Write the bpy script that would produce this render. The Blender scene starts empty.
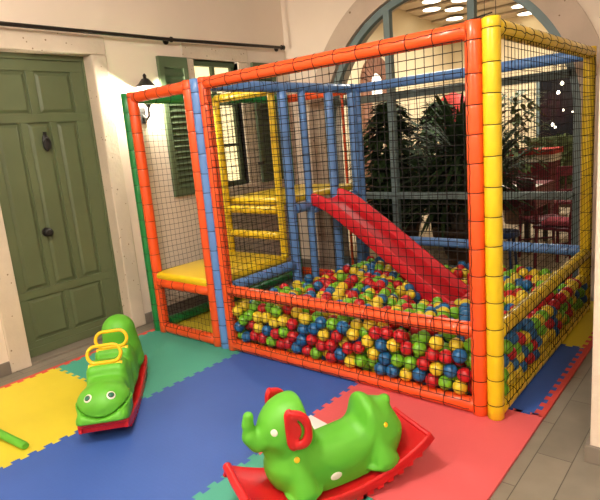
import bpy, bmesh, math, random
import numpy as np
from mathutils import Vector, Matrix
random.seed(7)
C = bpy.context.scene
COL = C.collection
PI = math.pi

# ------------------------------------------------------------------ camera
def make_camera():
    yaw, pitch, roll = 0.7059, -0.2031, -0.0862
    cy, sy, cp, sp = math.cos(yaw), math.sin(yaw), math.cos(pitch), math.sin(pitch)
    fwd = Vector((-sy*cp, cy*cp, sp)); right = Vector((cy, sy, 0)); up = right.cross(fwd)
    r2 = right*math.cos(roll) + up*math.sin(roll)
    u2 = up*math.cos(roll) - right*math.sin(roll)
    cam = bpy.data.cameras.new('camera'); o = bpy.data.objects.new('camera', cam); COL.objects.link(o)
    cam.sensor_width = 36; cam.lens = 541.98/600*36; cam.clip_start = .02
    m = Matrix((r2, u2, -fwd)).transposed().to_4x4(); m.translation = Vector((1.0113, -2.5743, 1.5341))
    o.matrix_world = m
    C.camera = o
make_camera()
# ------------------------------------------------------------------ world, lights, exposure
w = bpy.data.worlds.new('world'); C.world = w; w.use_nodes = True
w.node_tree.nodes['Background'].inputs[0].default_value = (.09, .08, .10, 1)
w.node_tree.nodes['Background'].inputs[1].default_value = .12
C.view_settings.view_transform = 'Standard'; C.view_settings.look = 'None'
C.view_settings.exposure = 0.70; C.view_settings.gamma = 1; C.view_settings.use_curve_mapping = False
def light(name, kind, loc, power, col, size=.1, rot=None, sy=None):
    l = bpy.data.lights.new(name, kind); l.energy = power; l.color = col
    if kind == 'AREA':
        l.shape = 'RECTANGLE' if sy else 'DISK'; l.size = size
        if sy: l.size_y = sy
    else: l.shadow_soft_size = size
    o = bpy.data.objects.new(name, l); COL.objects.link(o); o.location = loc
    if rot: o.rotation_euler = rot
    return o
WARM = (1, .91, .79)
light('ceiling_lamp_light', 'POINT', (-.5, -1.9, 2.95), 100, WARM, .16)
light('ceiling_lamp_light', 'POINT', (1.9, -3.4, 2.95), 92, WARM, .16)
light('ceiling_lamp_light', 'POINT', (-1.6, -4.4, 2.95), 70, WARM, .16)
light('terrace_light', 'AREA', (-2.3, 4.2, 3.3), 70, WARM, 1.2)
light('terrace_light', 'AREA', (-2.2, 6.9, 3.2), 60, WARM, 1.2)
light('lantern_light', 'POINT', (-3.09, .375, 2.023), 80, (1, .88, .70), .025)
# ------------------------------------------------------------------ materials
def mat(name, col, rough=.5, spec=.5, bump=None, noise=None, coat=0, metal=0, emit=None, spots=None):
    m = bpy.data.materials.new(name); m.use_nodes = True
    nt = m.node_tree; b = nt.nodes['Principled BSDF']
    b.inputs['Base Color'].default_value = (*col, 1)
    b.inputs['Roughness'].default_value = rough; b.inputs['Specular IOR Level'].default_value = spec
    b.inputs['Metallic'].default_value = metal; b.inputs['Coat Weight'].default_value = coat
    tc = nt.nodes.new('ShaderNodeTexCoord'); co = tc.outputs['Object']
    out = None
    if noise:                                   # (scale, amount): mottled wear of the colour
        n = nt.nodes.new('ShaderNodeTexNoise'); n.inputs['Scale'].default_value = noise[0]; n.inputs['Detail'].default_value = 6
        nt.links.new(co, n.inputs['Vector'])
        r = nt.nodes.new('ShaderNodeValToRGB'); k = noise[1]
        r.color_ramp.elements[0].position = .3; r.color_ramp.elements[1].position = .7
        r.color_ramp.elements[0].color = tuple(c*(1-k) for c in col)+(1,)
        r.color_ramp.elements[1].color = tuple(min(1, c*(1+k)) for c in col)+(1,)
        nt.links.new(n.outputs['Fac'], r.inputs[0]); out = r.outputs[0]
        nt.links.new(out, b.inputs['Base Color'])
    if spots:                                   # (scale, colour, threshold): pits in stone
        v = nt.nodes.new('ShaderNodeTexVoronoi'); v.inputs['Scale'].default_value = spots[0]
        nt.links.new(co, v.inputs['Vector'])
        n2 = nt.nodes.new('ShaderNodeTexNoise'); n2.inputs['Scale'].default_value = 4; nt.links.new(co, n2.inputs['Vector'])
        ad = nt.nodes.new('ShaderNodeMath'); ad.operation = 'MULTIPLY'
        nt.links.new(n2.outputs['Fac'], ad.inputs[0]); ad.inputs[1].default_value = spots[2]*2
        lt = nt.nodes.new('ShaderNodeMath'); lt.operation = 'LESS_THAN'
        nt.links.new(v.outputs['Distance'], lt.inputs[0]); nt.links.new(ad.outputs[0], lt.inputs[1])
        wn = nt.nodes.new('ShaderNodeTexWhiteNoise'); nt.links.new(v.outputs['Position'], wn.inputs['Vector'])
        g = nt.nodes.new('ShaderNodeMath'); g.operation = 'GREATER_THAN'; g.inputs[1].default_value = .72
        nt.links.new(wn.outputs['Value'], g.inputs[0])
        mu = nt.nodes.new('ShaderNodeMath'); mu.operation = 'MULTIPLY'
        nt.links.new(lt.outputs[0], mu.inputs[0]); nt.links.new(g.outputs[0], mu.inputs[1])
        mx = nt.nodes.new('ShaderNodeMix'); mx.data_type = 'RGBA'
        nt.links.new(mu.outputs[0], mx.inputs[0])
        if out: nt.links.new(out, mx.inputs[6])
        else: mx.inputs[6].default_value = (*col, 1)
        mx.inputs[7].default_value = (*spots[1], 1)
        nt.links.new(mx.outputs[2], b.inputs['Base Color'])
    if bump:                                    # (scale, strength)
        n = nt.nodes.new('ShaderNodeTexNoise'); n.inputs['Scale'].default_value = bump[0]; n.inputs['Detail'].default_value = 5
        nt.links.new(co, n.inputs['Vector'])
        bp = nt.nodes.new('ShaderNodeBump'); bp.inputs['Strength'].default_value = bump[1]; bp.inputs['Distance'].default_value = .01
        nt.links.new(n.outputs['Fac'], bp.inputs['Height']); nt.links.new(bp.outputs[0], b.inputs['Normal'])
    if emit:
        b.inputs['Emission Color'].default_value = (*emit[0], 1); b.inputs['Emission Strength'].default_value = emit[1]
    return m
def mat_foam(name, col):
    """interlocking foam mat: fine woven relief"""
    m = mat(name, col, .55, .35, noise=(2.5, .05)); nt = m.node_tree; b = nt.nodes['Principled BSDF']
    tc = nt.nodes['Texture Coordinate']
    mp = nt.nodes.new('ShaderNodeMapping'); mp.inputs['Rotation'].default_value = (0, 0, PI/4); mp.inputs['Scale'].default_value = (60, 60, 60)
    nt.links.new(tc.outputs['Object'], mp.inputs[0])
    ch = nt.nodes.new('ShaderNodeTexChecker'); ch.inputs['Scale'].default_value = 1
    nt.links.new(mp.outputs[0], ch.inputs[0])
    bp = nt.nodes.new('ShaderNodeBump'); bp.inputs['Strength'].default_value = .22; bp.inputs['Distance'].default_value = .0015
    nt.links.new(ch.outputs['Fac'], bp.inputs['Height']); nt.links.new(bp.outputs[0], b.inputs['Normal'])
    return m
def mat_floor():
    m = mat('stoneware_floor', (.17, .145, .115), .42, .45); nt = m.node_tree; b = nt.nodes['Principled BSDF']
    tc = nt.nodes['Texture Coordinate']
    mp = nt.nodes.new('ShaderNodeMapping'); mp.inputs['Rotation'].default_value = (0, 0, PI/2); mp.inputs['Location'].default_value = (.15, .315, 0)
    nt.links.new(tc.outputs['Object'], mp.inputs[0])
    br = nt.nodes.new('ShaderNodeTexBrick'); br.inputs['Scale'].default_value = 1
    br.inputs['Color1'].default_value = (.225, .200, .160, 1); br.inputs['Color2'].default_value = (.185, .165, .132, 1)
    br.inputs['Mortar'].default_value = (.08, .07, .055, 1); br.inputs['Mortar Size'].default_value = .0022
    br.inputs['Brick Width'].default_value = .60; br.inputs['Row Height'].default_value = .155; br.offset = .5
    nt.links.new(mp.outputs[0], br.inputs['Vector'])
    n = nt.nodes.new('ShaderNodeTexNoise'); n.inputs['Scale'].default_value = 6; n.inputs['Detail'].default_value = 8
    nt.links.new(tc.outputs['Object'], n.inputs['Vector'])
    mr = nt.nodes.new('ShaderNodeMapRange'); mr.inputs[3].default_value = .72; mr.inputs[4].default_value = 1.28
    nt.links.new(n.outputs['Fac'], mr.inputs[0])
    mx = nt.nodes.new('ShaderNodeMix'); mx.data_type = 'RGBA'; mx.blend_type = 'MULTIPLY'; mx.inputs[0].default_value = 1
    nt.links.new(br.outputs['Color'], mx.inputs[6]); nt.links.new(mr.outputs[0], mx.inputs[7])
    nt.links.new(mx.outputs[2], b.inputs['Base Color'])
    bp = nt.nodes.new('ShaderNodeBump'); bp.inputs['Strength'].default_value = .5; bp.inputs['Distance'].default_value = .002; bp.invert = True
    nt.links.new(br.outputs['Fac'], bp.inputs['Height']); nt.links.new(bp.outputs[0], b.inputs['Normal'])
    return m
def mat_glass():
    m = bpy.data.materials.new('window_glass'); m.use_nodes = True; nt = m.node_tree; nt.nodes.clear()
    o = nt.nodes.new('ShaderNodeOutputMaterial'); t = nt.nodes.new('ShaderNodeBsdfTransparent'); g = nt.nodes.new('ShaderNodeBsdfGlossy')
    g.inputs['Roughness'].default_value = .02; t.inputs[0].default_value = (.93, .95, .94, 1)
    mx = nt.nodes.new('ShaderNodeMixShader'); f = nt.nodes.new('ShaderNodeFresnel'); f.inputs[0].default_value = 1.3
    ge = nt.nodes.new('ShaderNodeNewGeometry'); iv = nt.nodes.new('ShaderNodeMath'); iv.operation = 'SUBTRACT'; iv.inputs[0].default_value = 1; nt.links.new(ge.outputs['Backfacing'], iv.inputs[1])
    mu = nt.nodes.new('ShaderNodeMath'); mu.operation = 'MULTIPLY'; nt.links.new(f.outputs[0], mu.inputs[0]); nt.links.new(iv.outputs[0], mu.inputs[1])
    nt.links.new(mu.outputs[0], mx.inputs[0]); nt.links.new(t.outputs[0], mx.inputs[1]); nt.links.new(g.outputs[0], mx.inputs[2])
    nt.links.new(mx.outputs[0], o.inputs[0]); return m

M = {}
M['plaster'] = mat('wall_plaster', (.75, .64, .54), .85, .2, bump=(9, .12), noise=(1.2, .04))
M['pier'] = mat('pier_plaster', (.72, .62, .52), .85, .2, bump=(60, .35))
M['stone'] = mat('surround_stone', (.60, .51, .41), .8, .2, bump=(30, .4), noise=(3, .10), spots=(30, (.26, .19, .13), .17))
M['arch_stone'] = mat('arch_stone', (.50, .40, .32), .8, .2, bump=(30, .4), noise=(2.5, .14), spots=(14, (.22, .15, .10), .2))
M['base'] = mat('baseboard_grey', (.20, .17, .14), .5, .4, noise=(5, .12))
M['ceiling'] = mat('ceiling_white', (.78, .72, .64), .9, .1)
M['door'] = mat('door_green', (.112, .140, .070), .42, .45, noise=(3, .08), bump=(50, .06))
M['shutter'] = mat('shutter_green', (.085, .120, .065), .5, .4)
M['frame'] = mat('window_frame_paint', (.15, .21, .215), .45, .4, noise=(6, .1))
M['iron'] = mat('black_iron', (.012, .011, .011), .45, .5)
M['rod'] = mat('curtain_rod_metal', (.03, .025, .022), .3, .6, metal=.6)
M['floor'] = mat_floor()
M['glass'] = mat_glass()
M['lit'] = mat('lit_pane', (.8, .65, .4), .3, .3, emit=((1, .80, .42), .95))
M['orange'] = mat('orange_vinyl', (.80, .088, .014), .30, .5, coat=.25)
M['yellow'] = mat('yellow_vinyl', (.78, .54, .010), .32, .5, coat=.25)
M['blue'] = mat('blue_vinyl', (.105, .25, .60), .34, .5, coat=.2)
M['green'] = mat('green_vinyl', (.006, .20, .045), .32, .5, coat=.2)
M['cord'] = mat('black_cord', (.012, .010, .010), .7, .2)
M['net'] = mat('black_netting', (.014, .012, .012), .8, .15)
M['slide'] = mat('red_slide_plastic', (.60, .010, .022), .5, .35)
M['toy_green'] = mat('toy_green_plastic', (.105, .43, .028), .48, .45)
M['toy_red'] = mat('toy_red_plastic', (.58, .010, .014), .36, .45)
M['toy_yellow'] = mat('toy_yellow_plastic', (.85, .52, .01), .32, .5)
M['white'] = mat('white_sticker', (.80, .76, .68), .5, .3)
M['toy_black'] = mat('black_pupil', (.01, .012, .012), .3, .5)
M['eye_green'] = mat('eye_green', (.02, .16, .09), .3, .5)
M['mat_blue'] = mat_foam('foam_blue', (.040, .105, .40))
M['mat_yellow'] = mat_foam('foam_yellow', (.66, .54, .035))
M['mat_teal'] = mat_foam('foam_teal', (.06, .34, .25))
M['mat_pink'] = mat_foam('foam_pink', (.64, .105, .115))
M['mat_red'] = mat_foam('foam_red', (.60, .065, .050))
M['paper'] = mat('white_paper', (.80, .76, .74), .7, .2)
M['ball_red'] = mat('ball_red', (.52, .012, .018), .3, .5)
M['ball_blue'] = mat('ball_blue', (.015, .13, .34), .3, .5)
M['ball_green'] = mat('ball_green', (.17, .46, .02), .3, .5)
M['ball_yellow'] = mat('ball_yellow', (.74, .55, .030), .3, .5)
M['leaf'] = mat('leaf_dark_green', (.020, .044, .012), .75, .2, noise=(8, .4))
M['leaf2'] = mat('leaf_pale_green', (.075, .10, .03), .6, .3, noise=(8, .3))
M['pot'] = mat('brown_pot', (.09, .045, .025), .6, .3)
M['bark'] = mat('brown_bark', (.08, .055, .035), .8, .2)
M['crimson'] = mat('crimson_paint', (.16, .012, .025), .45, .4)
M['pinkcloth'] = mat('pink_cloth', (.5, .09, .13), .9, .1)
M['cream'] = mat('cream_wall', (.80, .68, .46), .85, .2)
M['board'] = mat('ceiling_board', (.66, .55, .43), .6, .3, noise=(2, .06))
M['brick'] = mat('brick_red', (.30, .15, .10), .85, .2, noise=(12, .3))
M['cotto'] = mat('terrace_tile', (.52, .42, .29), .6, .3, noise=(2, .1))
M['night'] = mat('night_glass', (.012, .013, .018), .15, .5)
M['lamp'] = mat('lamp_glow', (1, .9, .75), .4, .3, emit=((1, .88, .68), 4))
M['lampsoft'] = mat('bulb_glow', (1, .9, .75), .4, .3, emit=((1, .80, .50), 30))
M['bright'] = mat('bright_opening', (1, .95, .85), .4, .3, emit=((1, .93, .80), .8))
M['redlamp'] = mat('red_parasol_cloth', (.45, .04, .03), .7, .3)
M['navy'] = mat('navy_plastic', (.02, .05, .15), .4, .4)

# ------------------------------------------------------------------ mesh helpers
class MB:
    def __init__(s): s.v = []; s.f = []; s.m = []; s.sm = []
    def add(s, vs, fs, mi=0, smooth=False):
        o = len(s.v); s.v += [tuple(v) for v in vs]
        for f in fs: s.f.append(tuple(o+i for i in f)); s.m.append(mi); s.sm.append(smooth)
        return s
    def box(s, a, b, mi=0):
        x0, y0, z0 = [min(a[i], b[i]) for i in range(3)]; x1, y1, z1 = [max(a[i], b[i]) for i in range(3)]
        return s.add([(x0,y0,z0),(x1,y0,z0),(x1,y1,z0),(x0,y1,z0),(x0,y0,z1),(x1,y0,z1),(x1,y1,z1),(x0,y1,z1)],
                     [(0,3,2,1),(4,5,6,7),(0,1,5,4),(1,2,6,5),(2,3,7,6),(3,0,4,7)], mi)
    def tube(s, pts, rad, n=10, mi=0, caps=True, closed=False, smooth=True, flat=1.0):
        pts = [Vector(p) for p in pts]; k = len(pts)
        rads = rad if isinstance(rad, (list, tuple)) else [rad]*k
        t0 = (pts[1]-pts[0]).normalized()
        up = Vector((0, 0, 1)) if abs(t0.z) < .9 else Vector((1, 0, 0))
        nrm = t0.cross(up).normalized(); vs = []
        for i, p in enumerate(pts):
            if closed: t = pts[(i+1) % k]-pts[i-1]
            else: t = pts[min(i+1, k-1)]-pts[max(i-1, 0)]
            t.normalize(); nrm = (nrm-t*nrm.dot(t)); nrm.normalize(); bi = t.cross(nrm)
            for j in range(n):
                a = 2*PI*j/n; vs.append(p+nrm*math.cos(a)*rads[i]+bi*math.sin(a)*rads[i]*flat)
        fs = []
        for i in range(k if closed else k-1):
            a, b = i*n, ((i+1) % k)*n
            for j in range(n): fs.append((a+j, a+(j+1) % n, b+(j+1) % n, b+j))
        o = s.add(vs, fs, mi, smooth)
        if caps and not closed:
            s.add(vs[:n][::-1], [tuple(range(n))], mi); s.add(vs[-n:], [tuple(range(n))], mi)
        return s
    def prism(s, poly, z0, z1, mi=0):
        """poly: list of 3D-able (a,b) in XY, extruded in z"""
        n = len(poly)
        s.add([(x, y, z0) for x, y in poly]+[(x, y, z1) for x, y in poly],
              [tuple(range(n))[::-1], tuple(range(n, 2*n))]+[(i, (i+1) % n, n+(i+1) % n, n+i) for i in range(n)], mi)
        return s
    def xf(s, fn): s.v = [tuple(fn(Vector(v))) for v in s.v]; return s
    def obj(s, name, mats, parent=None, bevel=0, loc=None):
        me = bpy.data.meshes.new(name); me.from_pydata(s.v, [], s.f)
        if not isinstance(mats, (list, tuple)): mats = [mats]
        for m in mats: me.materials.append(M[m] if isinstance(m, str) else m)
        me.polygons.foreach_set('material_index', s.m); me.polygons.foreach_set('use_smooth', s.sm); me.update()
        o = bpy.data.objects.new(name, me); COL.objects.link(o)
        if parent: o.parent = parent; 
        if loc: o.location = loc
        if bevel:
            b = o.modifiers.new('bevel', 'BEVEL'); b.width = bevel; b.segments = 2; b.limit_method = 'ANGLE'
        return o
def empty(name, loc=(0,0,0), rz=0):
    o = bpy.data.objects.new(name, None); COL.objects.link(o); o.location = loc; o.rotation_euler = (0,0,rz); o.empty_display_size = .1
    return o
def tag(o, label, cat, group=None, kind=None):
    o['label'] = label; o['category'] = cat
    if group: o['group'] = group
    if kind: o['kind'] = kind
    return o
def struct(o): o['kind'] = 'structure'; return o
def copy_tree(o, parent=None):
    c = o.copy(); COL.objects.link(c)
    if parent: c.parent = parent
    for ch in list(o.children): copy_tree(ch, c)
    return c

# ---- signed distance modelling for the moulded toys (numpy, surface nets)
def sd_ell(P, c, r, rot=None):
    Q = P-np.array(c)
    if rot is not None:                                  # rotation about y (pitch)
        cs, sn = math.cos(rot), math.sin(rot); Q = np.stack([Q[...,0]*cs+Q[...,2]*sn, Q[...,1], -Q[...,0]*sn+Q[...,2]*cs], -1)
    r = np.array(r); k0 = np.linalg.norm(Q/r, axis=-1); k1 = np.linalg.norm(Q/(r*r), axis=-1)
    return k0*(k0-1)/np.maximum(k1, 1e-6)
def sd_cap(P, a, b, ra, rb, ys=1.0):
    a = np.array(a, float); b = np.array(b, float); Q = P-a; d = b-a
    t = np.clip((Q@d)/(d@d), 0, 1); V = Q-t[...,None]*d
    V = V*np.array([1, ys, 1])
    return np.linalg.norm(V, axis=-1)-(ra+(rb-ra)*t)
def sd_box(P, c, h, r=.02):
    Q = np.abs(P-np.array(c))-(np.array(h)-r)
    return np.linalg.norm(np.maximum(Q, 0), axis=-1)+np.minimum(Q.max(-1), 0)-r
def smin(a, b, k=.03):
    h = np.clip(.5+.5*(b-a)/k, 0, 1); return b+(a-b)*h-k*h*(1-h)
def smax(a, b, k=.03): return -smin(-a, -b, k)
def surface(name, fn, lo, hi, step, m, parent=None):
    """surface-nets skin of the field fn"""
    lo = np.array(lo); hi = np.array(hi); n = np.ceil((hi-lo)/step).astype(int)+1
    ax = [lo[i]+step*np.arange(n[i]) for i in range(3)]
    P = np.stack(np.meshgrid(*ax, indexing='ij'), -1); F = fn(P)
    S = F < 0
    corners = [(i, j, k) for i in (0, 1) for j in (0, 1) for k in (0, 1)]
    sh = tuple(n-1)
    cnt = np.zeros(sh, int)
    for c in corners: cnt += S[c[0]:c[0]+sh[0], c[1]:c[1]+sh[1], c[2]:c[2]+sh[2]]
    act = (cnt > 0) & (cnt < 8); idx = -np.ones(sh, int); cells = np.argwhere(act); idx[act] = np.arange(len(cells))
    acc = np.zeros((len(cells), 3)); num = np.zeros(len(cells))
    for a in corners:
        for d in range(3):
            if a[d] == 0:
                b = list(a); b[d] = 1; b = tuple(b)
                fa = F[tuple((cells+a).T)]; fb = F[tuple((cells+b).T)]
                x = (fa < 0) != (fb < 0); t = np.where(x, fa/np.where(x, fa-fb, 1), 0)
                p = np.array(a)+t[:, None]*(np.array(b)-np.array(a)); acc += p*x[:, None]; num += x
    V = lo+step*(cells+acc/num[:, None]); faces = []
    for d in range(3):
        e = [0, 0, 0]; e[d] = 1
        A = S[:n[0]-e[0], :n[1]-e[1], :n[2]-e[2]]; B = S[e[0]:, e[1]:, e[2]:]
        X = np.argwhere(A != B); u, v = [(1, 2), (2, 0), (0, 1)][d]
        ok = (X[:, u] > 0) & (X[:, v] > 0) & (X[:, u] < sh[u]) & (X[:, v] < sh[v]); X = X[ok]
        flip = A[tuple(X.T)]
        eu = np.zeros(3, int); eu[u] = 1; ev = np.zeros(3, int); ev[v] = 1
        q = [idx[tuple((X-eu-ev).T)], idx[tuple((X-ev).T)], idx[tuple(X.T)], idx[tuple((X-eu).T)]]
        Q = np.stack(q, 1); Q = np.where(flip[:, None], Q, Q[:, ::-1]); faces += Q.tolist()
    mb = MB(); mb.v = V.tolist(); mb.f = [tuple(f) for f in faces]; mb.m = [0]*len(faces); mb.sm = [True]*len(faces)
    return mb.obj(name, m, parent)
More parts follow.
